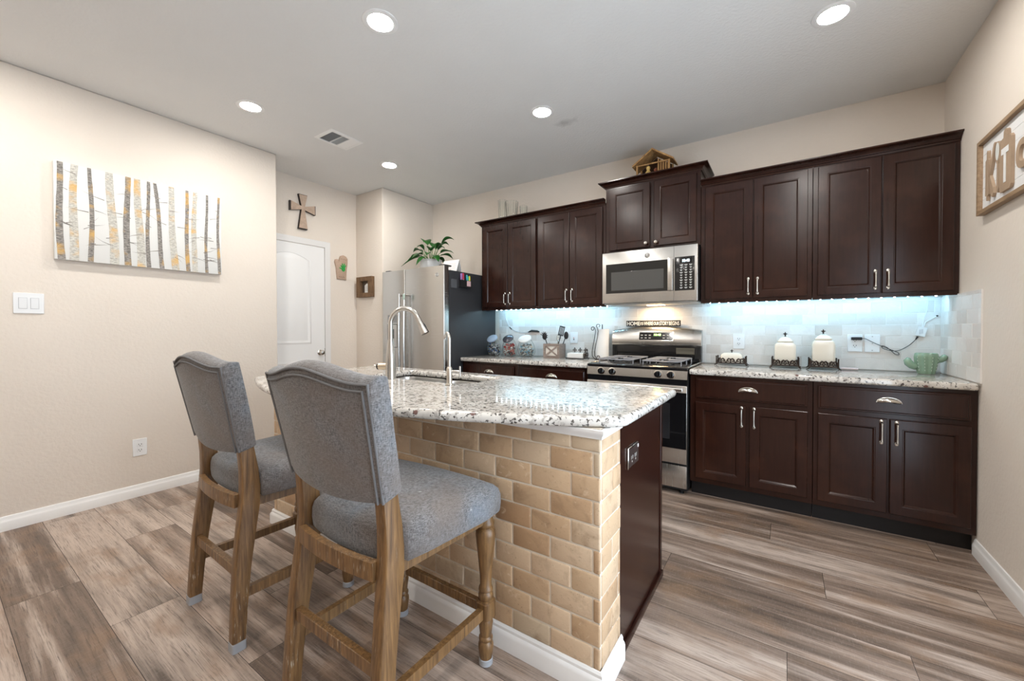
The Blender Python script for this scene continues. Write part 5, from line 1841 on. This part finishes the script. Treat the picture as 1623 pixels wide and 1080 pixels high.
def build_counter_left():
    # three clear tilted jars
    spec = [(-2.615, 3.520, 'clear tilted candy jar of blue sweets next to the refrigerator', [(0.10, 0.20, 0.42), (0.75, 0.77, 0.80), (0.30, 0.42, 0.40), (0.55, 0.53, 0.55), (0.12, 0.12, 0.16)], 0.080),
            (-2.420, 3.540, 'clear tilted candy jar of red sweets, between two other jars', [(0.55, 0.06, 0.06), (0.70, 0.28, 0.24), (0.80, 0.78, 0.76), (0.20, 0.20, 0.22)], 0.082),
            (-2.215, 3.545, 'wide clear tilted candy jar of pale blue sweets, nearest the utensil crate', [(0.25, 0.50, 0.66), (0.80, 0.82, 0.84), (0.55, 0.70, 0.78), (0.25, 0.24, 0.24), (0.70, 0.68, 0.62)], 0.098)]
    for idx, (x, y, lb, cols, w) in enumerate(spec):
        o = T('candy_jar', lb, 'jar', (x, y, CT), 'tilted candy jars on the left counter')
        # squat leaning bowl with a round mouth tilted towards the room
        tilt = math.radians(40)
        m = MB()
        rings = []
        prof = [(0.55, 0.0), (0.82, 0.012), (0.98, 0.045), (1.0, 0.080), (0.93, 0.115), (0.80, 0.142), (0.70, 0.160), (0.68, 0.172), (0.70, 0.178)]
        seg = 28
        for f, h in prof:
            k = max(0.0, (h - 0.05) / 0.128)
            tl = tilt * k
            ring = []
            for i in range(seg):
                a = 2 * PI * i / seg
                px, py = w * f * math.cos(a), 0.078 * f * math.sin(a)
                ring.append((x + px, y - 0.032 * k + py * math.cos(tl), CT + 0.001 + h + py * math.sin(tl)))
            rings.append(ring)
        m.loft(rings, True, False)
        g = m.build('glass_body', GLASS, o, True, 60, False)
        g.modifiers.new('thickness', 'SOLIDIFY').thickness = 0.002
        # lid: tilted dome with rim
        k = 1.0
        m = MB()
        for f, dh in ((0.74, 0.0),):
            pass
        rings = []
        for f, hh in ((0.745, 0.179), (0.76, 0.183), (0.74, 0.192), (0.60, 0.200), (0.35, 0.204)):
            ring = []
            for i in range(seg):
                a = 2 * PI * i / seg
                px, py = w * f * math.cos(a), 0.078 * f * math.sin(a)
                off = (hh - 0.179)
                ring.append((x + px, y - 0.032 + py * math.cos(tilt) - off * math.sin(tilt), CT + 0.001 + 0.179 + off * math.cos(tilt) + py * math.sin(tilt)))
            rings.append(ring)
        m.loft(rings, True, True)
        m.build('lid', plain('jar_lid_%d' % idx, [(0.38, 0.50, 0.66), (0.10, 0.10, 0.12), (0.72, 0.76, 0.78)][idx], 0.2, 0.4 if idx == 1 else 0.0, coat=0.3), o, True, 40)
        # wrapped sweets: one heap, several colours
        m = MB()
        r = random.Random(40 + idx)
        for n in range(230):
            a = r.uniform(0, 2 * PI); q = math.sqrt(r.uniform(0, 1)) * 0.88
            z = r.uniform(0.014, 0.130)
            k = 0.80 if z < 0.03 else (0.92 if z < 0.10 else 0.72)
            px, py = x + w * k * q * math.cos(a), y - 0.010 * (z / 0.13) + 0.068 * k * q * math.sin(a)
            m.mi = r.choice(range(len(cols)))
            m.ball((px, py, CT + z), (r.uniform(0.008, 0.015), r.uniform(0.007, 0.012), r.uniform(0.005, 0.010)), 7, 5)
        ob = m.build('sweets', [plain('sweet_%d_%d' % (idx, i), c, 0.25) for i, c in enumerate(cols)], o)
        ob['kind'] = 'stuff'

    # utensil crate
    x0, x1, y0, y1 = -1.992, -1.752, 3.500, 3.640
    xm = -1.823
    h = 0.140
    z = CT + 0.0008
    o = T('utensil_crate', 'weathered wooden crate with an X front holding cooking utensils', 'crate', ((x0 + xm) / 2, 3.57, CT))
    x1 = -1.815
    m = MB()
    m.box(x0, x1, y0 + 0.010, y0 + 0.014, z + 0.004, z + h - 0.002)
    m.box(x0, x1, y1 - 0.012, y1 - 0.004, z + 0.004, z + h - 0.002)
    m.box(x0 + 0.002, x1 - 0.002, y0 + 0.014, y1 - 0.012, z, z + 0.008)
    m.build('white_slats', WHITEW, o, False)
    m = MB()
    b = 0.022
    for ya, yb in ((y0, y0 + 0.010), (y1 - 0.004, y1)):
        m.box(x0, x1, ya, yb, z, z + b)
        m.box(x0, x1, ya, yb, z + h - b, z + h)
        m.box(x0, x0 + b, ya, yb, z + b, z + h - b)
        m.box(x1 - b, x1, ya, yb, z + b, z + h - b)
    for s in (1, -1):
        A, C = (x0 + b, z + b), (x1 - b, z + h - b)
        if s < 0:
            A, C = (x0 + b, z + h - b), (x1 - b, z + b)
        d = Vector((C[0] - A[0], C[1] - A[1])).normalized(); nn = Vector((-d.y, d.x)) * 0.007
        off = 0.0 if s > 0 else 0.002
        m.loft([[(A[0] + nn.x, q, A[1] + nn.y), (A[0] - nn.x, q, A[1] - nn.y), (C[0] - nn.x, q, C[1] - nn.y), (C[0] + nn.x, q, C[1] + nn.y)] for q in (y0 + 0.001 + off, y0 + 0.009)])
    m.box(x0, x0 + 0.010, y0 + 0.0102, y1 - 0.0042, z, z + h)
    m.box(x1 - 0.010, x1, y0 + 0.0102, y1 - 0.0042, z, z + h)
    m.build('wood_frame', BLEACH, o, False)
    NY = plain('black_nylon', (0.018, 0.018, 0.02), 0.4)

    def utensil(name, lb, base, top, build_head, mat=NY):
        u = T(name, lb, 'utensil', base, 'utensils standing in the crate')
        bq, tq = Vector(base), Vector(top)
        MB().tube([bq, bq.lerp(tq, 0.5), tq], [0.0055, 0.005, 0.0045], 8).build('handle', mat, u)
        build_head(u, tq, (tq - bq).normalized())
        return u

    def head_fork(u, t, d):
        m = MB()
        m.ball(t + d * 0.028, (0.028, 0.008, 0.036), 14, 8)
        for k in range(7):
            a = math.radians(20 + k * 30)
            c = t + d * 0.032
            m.tube([(c.x - math.cos(a) * 0.02, c.y - 0.004, c.z + math.sin(a) * 0.028), (c.x - math.cos(a) * 0.042, c.y - 0.010, c.z + math.sin(a) * 0.044)], [0.005, 0.0035], 6)
        m.build('claw_head', NY, u)

    def head_spoon(u, t, d):
        m = MB()
        m.ball(t + d * 0.030, (0.026, 0.008, 0.038), 14, 8)
        m.build('bowl', NY, u)

    def head_turner(u, t, d):
        m = MB()
        s = Vector((d.z, 0, -d.x))
        for k in range(4):
            c = t + s * (-0.024 + 0.016 * k)
            m.tube([c, c + d * 0.085], 0.0055, 6, True, 0.5)
        m.tube([t - s * 0.028, t + s * 0.028], 0.006, 6)
        m.tube([t - s * 0.028 + d * 0.085, t + s * 0.028 + d * 0.085], 0.006, 6)
        m.build('slotted_blade', NY, u)

    def head_whisk(u, t, d):
        m = MB()
        for a in range(0, 180, 30):
            q = math.radians(a)
            pts = []
            for k in range(13):
                s = k / 12.0
                w = 0.024 * math.sin(PI * s)
                l = 0.075 * (1 - abs(2 * s - 1)) if False else 0.0
                ang = PI * 2 * s
                pts.append(t + d * (0.038 - 0.038 * math.cos(ang)) + Vector((math.cos(q), math.sin(q), 0)) * (0.022 * math.sin(ang)))
            m.tube(pts, 0.0011, 5)
        m.build('wires', BRIGHT, u)
    zb = z + 0.012
    utensil('pasta_fork', 'black clawed pasta server leaning left in the crate', (-1.945, 3.575, zb), (-2.000, 3.560, z + 0.185), head_fork)
    utensil('slotted_turner', 'black slotted turner standing tallest in the crate', (-1.885, 3.560, zb), (-1.838, 3.575, z + 0.225), head_turner)
    utensil('serving_spoon', 'black serving spoon leaning right in the crate', (-1.870, 3.590, zb), (-1.795, 3.590, z + 0.195), head_spoon)
    utensil('whisk', 'steel wire whisk between the black utensils in the crate', (-1.905, 3.600, zb), (-1.880, 3.605, z + 0.165), head_whisk, BRIGHT)

    # napkin tray with scrolled iron
    x0, x1, y0, y1 = -1.735, -1.548, 3.475, 3.615
    o = T('napkin_holder', 'scrolled iron napkin tray on the counter left of the range', 'napkin holder', ((x0 + x1) / 2, 3.54, CT))
    m = MB()
    zt = CT + 0.012
    for a, b_, c, d in ((x0, x1, y0, y0 + 0.008), (x0, x1, y1 - 0.008, y1), (x0, x0 + 0.008, y0 + 0.008, y1 - 0.008), (x1 - 0.008, x1, y0 + 0.008, y1 - 0.008)):
        m.box(a, b_, c, d, zt - 0.006, zt, 0.001, 1)
    m.box(x0 + 0.007, x1 - 0.007, y0 + 0.007, y1 - 0.007, zt - 0.006, zt - 0.003)
    for x in (x0 + 0.008, x1 - 0.008):
        for y in (y0 + 0.008, y1 - 0.008):
            m.ball((x, y, CT + 0.0045), 0.0042, 8, 6)
    m.build('tray', IRON, o)
    for nm, y, sc in (('back_scrolls', y1 - 0.006, 1.0),):
        m = MB()
        for c in (x0 + 0.035, x0 + 0.093, x1 - 0.038):
            m.tube(scroll(c - 0.016, zt + 0.030, y, 0.020, -90, 270), 0.0036, 7)
            m.tube(scroll(c + 0.016, zt + 0.030, y, 0.020, -90, 270, flip=-1), 0.0036, 7)
            m.tube(scroll(c - 0.010, zt + 0.068, y, 0.014, -60, 300), 0.0032, 7)
            m.tube(scroll(c + 0.010, zt + 0.068, y, 0.014, -60, 300, flip=-1), 0.0032, 7)
            m.tube([(c, y, zt), (c, y, zt + 0.085)], 0.0036, 7)
            m.ball((c, y, zt + 0.089), 0.006, 8, 6)
        m.build(nm, IRON, o)
    m = MB()
    xs = x1 - 0.006
    for c in (y0 + 0.04, y1 - 0.045):
        m.tube([(xs, c + 0.024 * math.cos(math.radians(t)), zt + 0.030 + 0.028 * math.sin(math.radians(t))) for t in range(-90, 271, 24)], 0.0034, 7)
        m.tube([(xs, c + 0.012 * math.cos(math.radians(t)), zt + 0.030 + 0.014 * math.sin(math.radians(t))) for t in range(-90, 271, 24)], 0.003, 7)
        m.tube([(xs, c + 0.014 * math.cos(math.radians(t)), zt + 0.070 + 0.014 * math.sin(math.radians(t))) for t in range(-90, 180, 24)], 0.003, 7)
    m.build('side_scrolls', IRON, o)
    n = T('napkin_stack', 'stack of white paper napkins lying in the iron tray', 'napkins', ((x0 + x1) / 2, 3.53, zt))
    m = MB()
    for k in range(6):
        m.box(x0 + 0.012, x1 - 0.016, y0 + 0.012, y1 - 0.026, zt + 0.0006 + k * 0.0075, zt + 0.0074 + k * 0.0075, 0.002, 1)
    m.build('napkins', PAPER, n)

    # paper towel roll on a scrolled holder
    px, py = -1.430, 3.640
    o = T('paper_towel_holder', 'tall scrolled iron paper towel holder left of the range', 'holder', (px, py, CT))
    m = MB()
    m.lathe([(0, 0.0006), (0.070, 0.0006), (0.070, 0.005), (0.0, 0.007)], (px, py, CT), 'z', 28)
    m.tube([(px, py, CT + 0.006), (px, py, CT + 0.33)], 0.005, 8)
    m.build('post', IRON, o)
    yy = py - 0.074
    m = MB()
    for dx in (0.0, 0.026):
        pts = [(px - 0.050 + dx, yy, CT + 0.010), (px - 0.070 + dx, yy, CT + 0.035), (px - 0.072 + dx, yy, CT + 0.07), (px - 0.060 + dx, yy, CT + 0.14), (px - 0.045 + dx, yy, CT + 0.21), (px - 0.037 + dx, yy, CT + 0.265), (px - 0.044 + dx, yy, CT + 0.295)]
        m.tube(pts, 0.0032, 7)
    m.tube([(px - 0.044, yy, CT + 0.295), (px - 0.060, yy, CT + 0.307)] + scroll(px - 0.064, CT + 0.288, yy, 0.019, 90, 400, 0.5), 0.0032, 7)
    m.tube([(px - 0.018, yy, CT + 0.295), (px - 0.030, yy, CT + 0.312)] + scroll(px - 0.010, CT + 0.315, yy, 0.019, 180, -60, 0.4), 0.0032, 7)
    m.tube([(px - 0.050, yy, CT + 0.010), (px - 0.030, yy, CT + 0.004), (px - 0.012, yy, CT + 0.004)] + scroll(px - 0.012, CT + 0.024, yy, 0.019, -90, 210, 0.5), 0.0032, 7)
    m.tube([(px - 0.012, yy, CT + 0.0042), (px - 0.006, py - 0.06, CT + 0.004)], 0.0032, 7)
    m.build('scrollwork', IRON, o)
    tag(MB().lathe([(0.020, 0.008), (0.062, 0.008), (0.063, 0.012), (0.063, 0.282), (0.062, 0.286), (0.020, 0.286), (0.020, 0.008)], (px, py, CT), 'z', 36).build('paper_towel_roll', PAPER), 'white paper towel roll on the scrolled holder', 'paper towels')


build_counter_right()
build_counter_left()


# ------------------------------------------------------------------ things up high
def build_high():
    # plant on the refrigerator
    px, py, pz = -3.215, 3.170, 1.7862
    o = T('potted_plant', 'leafy green peace lily in a white pot on the refrigerator', 'plant', (px, py, pz))
    m = MB().lathe([(r_ * 0.86, h_ * 0.82) for r_, h_ in ((0.0, 0.0), (0.085, 0.0), (0.110, 0.02), (0.132, 0.07), (0.140, 0.12), (0.136, 0.165), (0.130, 0.185), (0.138, 0.195), (0.142, 0.203), (0.132, 0.206), (0.124, 0.19), (0.124, 0.17))], (px, py, pz), 'z', 36)
    m.build('pot', plain('white_glaze', (0.80, 0.81, 0.82), 0.15, coat=0.4), o, True, 50)
    MB().lathe([(0, 0.150), (0.103, 0.148)], (px, py, pz), 'z', 24).build('soil', SOIL, o)
    r = random.Random(12)
    leaves = [(-150, 0.30, 0.02, 0.075), (150, 0.30, 0.40, 0.11), (120, 0.24, 0.34, 0.10), (35, 0.27, 0.36, 0.09), (60, 0.20, 0.30, 0.09), (5, 0.34, 0.12, 0.07), (-25, 0.30, -0.03, 0.07), (-60, 0.26, 0.06, 0.07),
              (-100, 0.26, 0.04, 0.08), (-130, 0.34, -0.06, 0.07), (178, 0.38, 0.10, 0.08), (-170, 0.24, 0.20, 0.09), (90, 0.12, 0.26, 0.08), (20, 0.16, 0.22, 0.08), (-40, 0.18, 0.18, 0.08), (-115, 0.16, 0.22, 0.08), (-5, 0.24, 0.24, 0.06), (70, 0.30, 0.12, 0.08), (110, 0.32, 0.05, 0.07), (-80, 0.30, -0.08, 0.06)]
    for ang, reach, rise, wid in leaves:
        reach, rise = reach * 0.84, rise * 0.72 - 0.02
        a = math.radians(ang + r.uniform(-8, 8))
        d = Vector((math.cos(a), math.sin(a), 0))
        s = Vector((-math.sin(a), math.cos(a), 0))
        base = Vector((px, py, pz + 0.150)) + d * 0.03
        n = 12
        st = []
        ctrl = [base, base + d * reach * 0.26 + Vector((0, 0, max(rise, 0.10) * 0.8 + 0.03)), base + d * reach * 0.72 + Vector((0, 0, rise * 0.95 + 0.06)), base + d * reach + Vector((0, 0, rise))]

        def bz(t):
            u = 1 - t
            return ctrl[0] * u ** 3 + ctrl[1] * 3 * u * u * t + ctrl[2] * 3 * u * t * t + ctrl[3] * t ** 3
        m = MB()
        vs = []
        for k in range(n + 1):
            t = 0.38 + 0.62 * k / n
            c = bz(t)
            w = wid * 0.54 * (math.sin(PI * min(1, (k / n) ** 0.72)) ** 1.15 if 0 < k < n else 0.0) + 0.0006
            tw = Vector((0, 0, 0.35 * w))
            vs.append([m.bm.verts.new(c - s * w + tw), m.bm.verts.new(c - Vector((0, 0, 0.002))), m.bm.verts.new(c + s * w + tw)])
        for k in range(n):
            for j in (0, 1):
                m._face([vs[k][j], vs[k][j + 1], vs[k + 1][j + 1], vs[k + 1][j]])
        lf = m.build('leaf', LEAF, o, True, 80)
        lf.modifiers.new('thickness', 'SOLIDIFY').thickness = 0.0012
        MB().tube([bz(t / 10.0) for t in range(0, 5)], [0.004, 0.0038, 0.0034, 0.003, 0.0026], 6).build('stalk', LEAFP, lf)

    # white folded card on the refrigerator
    x0, x1, y, z = -2.985, -2.770, 3.130, 1.7864
    t = math.radians(0)
    m = MB()
    m.loft([[(q, y - 0.045, z), (q, y - 0.042, z), (q, y + 0.001, z + 0.124), (q, y + 0.042, z), (q, y + 0.045, z), (q, y + 0.001, z + 0.130)] for q in (x0, x1)])
    o = m.build('tent_card', PAPER, None, False)
    tag(o, 'white folded tent card beside the plant on the refrigerator', 'card')
    m = MB()
    for k in range(4):
        f = 0.25 + 0.15 * k
        yy = y - 0.045 + 0.046 * f - 0.0008
        m.box(x0 + 0.02 + 0.01 * k, x1 - 0.03, yy - 0.0004, yy + 0.0004, z + 0.130 * f - 0.0015, z + 0.130 * f + 0.0015)
    m.build('printing', plain('print_rose', (0.70, 0.55, 0.55), 0.8), o, False)

    # marker caddy and clear sleeve stuck to the refrigerator side
    xs = -2.7345
    c = T('marker_caddy', 'black magnetic caddy of coloured markers on the refrigerator side', 'caddy', (xs, 3.16, 1.62))
    m = MB()
    ya, yb, za, zb = 3.085, 3.245, 1.625, 1.700
    m.box(xs + 0.0005, xs + 0.003, ya, yb, za, zb + 0.02)
    m.box(xs + 0.003, xs + 0.036, ya, ya + 0.003, za, zb)
    m.box(xs + 0.003, xs + 0.036, yb - 0.003, yb, za, zb)
    m.box(xs + 0.033, xs + 0.036, ya + 0.003, yb - 0.003, za, zb)
    m.box(xs + 0.003, xs + 0.033, ya + 0.003, yb - 0.003, za, za + 0.003)
    m.build('holder', BLACKM, c)
    MB().box(xs + 0.0362, xs + 0.0385, 3.165, 3.225, 1.640, 1.695, 0.001, 1).build('badge', plain('badge_pink', (0.70, 0.48, 0.50), 0.5), c)
    for k, (yy, col, hz, lb) in enumerate(((3.100, (0.30, 0.16, 0.42), 0.115, 'purple'), (3.128, (0.50, 0.04, 0.10), 0.120, 'red'), (3.186, (0.05, 0.42, 0.55), 0.108, 'blue'), (3.206, (0.05, 0.40, 0.20), 0.095, 'green'), (3.228, (0.85, 0.72, 0.05), 0.100, 'yellow'))):
        mk = T('marker_pen', lb + '-capped marker pen standing in the magnetic caddy', 'marker', (xs + 0.018, yy, 1.6285), 'markers in the magnetic caddy')
        r_ = 0.0115 if k < 2 else 0.009
        MB().lathe([(0, 0.0), (r_ * 0.9, 0.0), (r_ * 0.9, hz - 0.045)], (xs + 0.018, yy, 1.6285), 'z', 14).build('barrel', WHITEP, mk)
        MB().lathe([(r_, hz - 0.045), (r_, hz + 0.012), (r_ * 0.7, hz + 0.022), (0, hz + 0.023)], (xs + 0.018, yy, 1.6285), 'z', 14).build('cap', plain('marker_' + lb, col, 0.35), mk)
    tag(MB().box(xs + 0.0005, xs + 0.004, 2.965, 3.052, 1.612, 1.702, 0.0006, 1).build('note_sleeve', plain('sleeve_grey', (0.10, 0.105, 0.115), 0.15)), 'dark clear sleeve stuck on the refrigerator side left of the marker caddy', 'sleeve')

    # glassware on the left cabinets
    zc = 2.3196
    FACET = GLASS
    def glass(x, y, r0, r1, h, lb, sq=None, seg=12, tw=0.0):
        pr = [(0.0, 0.0), (r0, 0.0), (r0 + 0.001, 0.004), ((r0 + r1) / 2, h * 0.5), (r1, h), (r1 - 0.003, h), ((r0 + r1) / 2 - 0.005, h * 0.5), (r0 - 0.004, 0.014), (0, 0.012)]
        rings = []
        for r_, h_ in pr:
            rings.append([(x + max(r_, 1e-4) * (1.0 + (0.05 if i % 2 else -0.05)) * math.cos(2 * PI * i / (2 * seg)), y + max(r_, 1e-4) * (1.0 + (0.05 if i % 2 else -0.05)) * math.sin(2 * PI * i / (2 * seg)), zc + h_) for i in range(2 * seg)])
        m = MB().loft(rings)
        return tag(m.build('drinking_glass', FACET, None, True, 20), lb, 'glass', 'clear glassware on top of the left cabinets')
    glass(-2.490, 3.500, 0.036, 0.044, 0.245, 'tall clear patterned glass, the leftmost one on top of the cabinets', seg=10)
    glass(-2.365, 3.490, 0.050, 0.068, 0.205, 'wide clear faceted tumbler beside the tall glass on the cabinets', seg=14)
    glass(-2.262, 3.560, 0.034, 0.040, 0.160, 'small faint clear glass on the cabinets, right of the faceted tumbler', seg=12)

    # little nativity stable above the microwave
    x0, x1, ya, yb, z = -1.055, -0.775, 3.440, 3.580, 2.4462
    xm = (x0 + x1) / 2
    o = T('nativity_stable', 'small rustic wooden stable standing on the cabinet above the microwave', 'ornament', (xm, (ya + yb) / 2, z))
    h1, h2 = 0.135, 0.235
    DK = plain('stable_dark', (0.05, 0.022, 0.012), 0.85)
    MB().loft([[(q, y, w) for q, w in ((x0 + 0.01, z + 0.008), (x1 - 0.01, z + 0.008), (x1 - 0.01, z + h1), (xm, z + h2 - 0.012), (x0 + 0.01, z + h1))] for y in (yb - 0.006, yb)]).build('back_wall', DK, o, False)
    MB().box(x0, x1, ya - 0.01, yb, z + 0.0005, z + 0.008).build('base', STABLE, o, False)
    for s in (-1, 1):
        e = x0 - 0.025 if s < 0 else x1 + 0.025
        m = MB()
        m.hexa([(e, ya - 0.025, z + h1 - 0.012), (xm, ya - 0.025, z + h2), (xm, yb + 0.012, z + h2), (e, yb + 0.012, z + h1 - 0.012), (e, ya - 0.025, z + h1 + 0.002), (xm, ya - 0.025, z + h2 + 0.014), (xm, yb + 0.012, z + h2 + 0.014), (e, yb + 0.012, z + h1 + 0.002)])
        m.build('roof', STABLE, o, False)
    m = MB()
    for x in (x0 + 0.010, x1 - 0.010):
        for y in (ya, yb - 0.014):
            m.tube([(x, y, z + 0.008), (x, y, z + h1)], 0.008, 8)
    m.tube([(x0 + 0.01, ya, z + h1 - 0.004), (x1 - 0.01, ya, z + h1 - 0.004)], 0.006, 8)
    m.build('post', STABLE, o)
    m = MB()
    for k in range(5):
        x = x1 - 0.10 + k * 0.020
        m.tube([(x, ya + 0.02 + 0.01 * (k % 2), z + 0.008), (x, ya + 0.02, z + h1 - 0.01 + 0.01 * (4 - k))], 0.007, 7)
    m.build('side_logs', STABLE, o)
    for (x, y, hh, col, lb) in ((xm - 0.045, 3.470, 0.118, (0.62, 0.42, 0.14), 'golden carved standing figurine inside the stable'), (xm + 0.010, 3.500, 0.100, (0.28, 0.09, 0.05), 'dark red carved figurine in the middle of the stable'), (xm + 0.056, 3.478, 0.070, (0.36, 0.12, 0.05), 'small reddish carved figurine at the right of the stable')):
        m = MB().lathe([(0, 0.0), (0.024, 0.0), (0.026, 0.01), (0.020, hh * 0.45), (0.022, hh * 0.55), (0.012, hh * 0.68), (0.010, hh * 0.72), (0.016, hh * 0.80), (0.016, hh * 0.90), (0.010, hh * 0.98), (0, hh)], (x, y, z + 0.0086), 'z', 16)
        tag(m.build('figurine', plain('figure_%d' % int(hh * 1000), col, 0.7, var=0.25, vs=30)), lb, 'figurine', 'carved figures in the stable')


build_high()
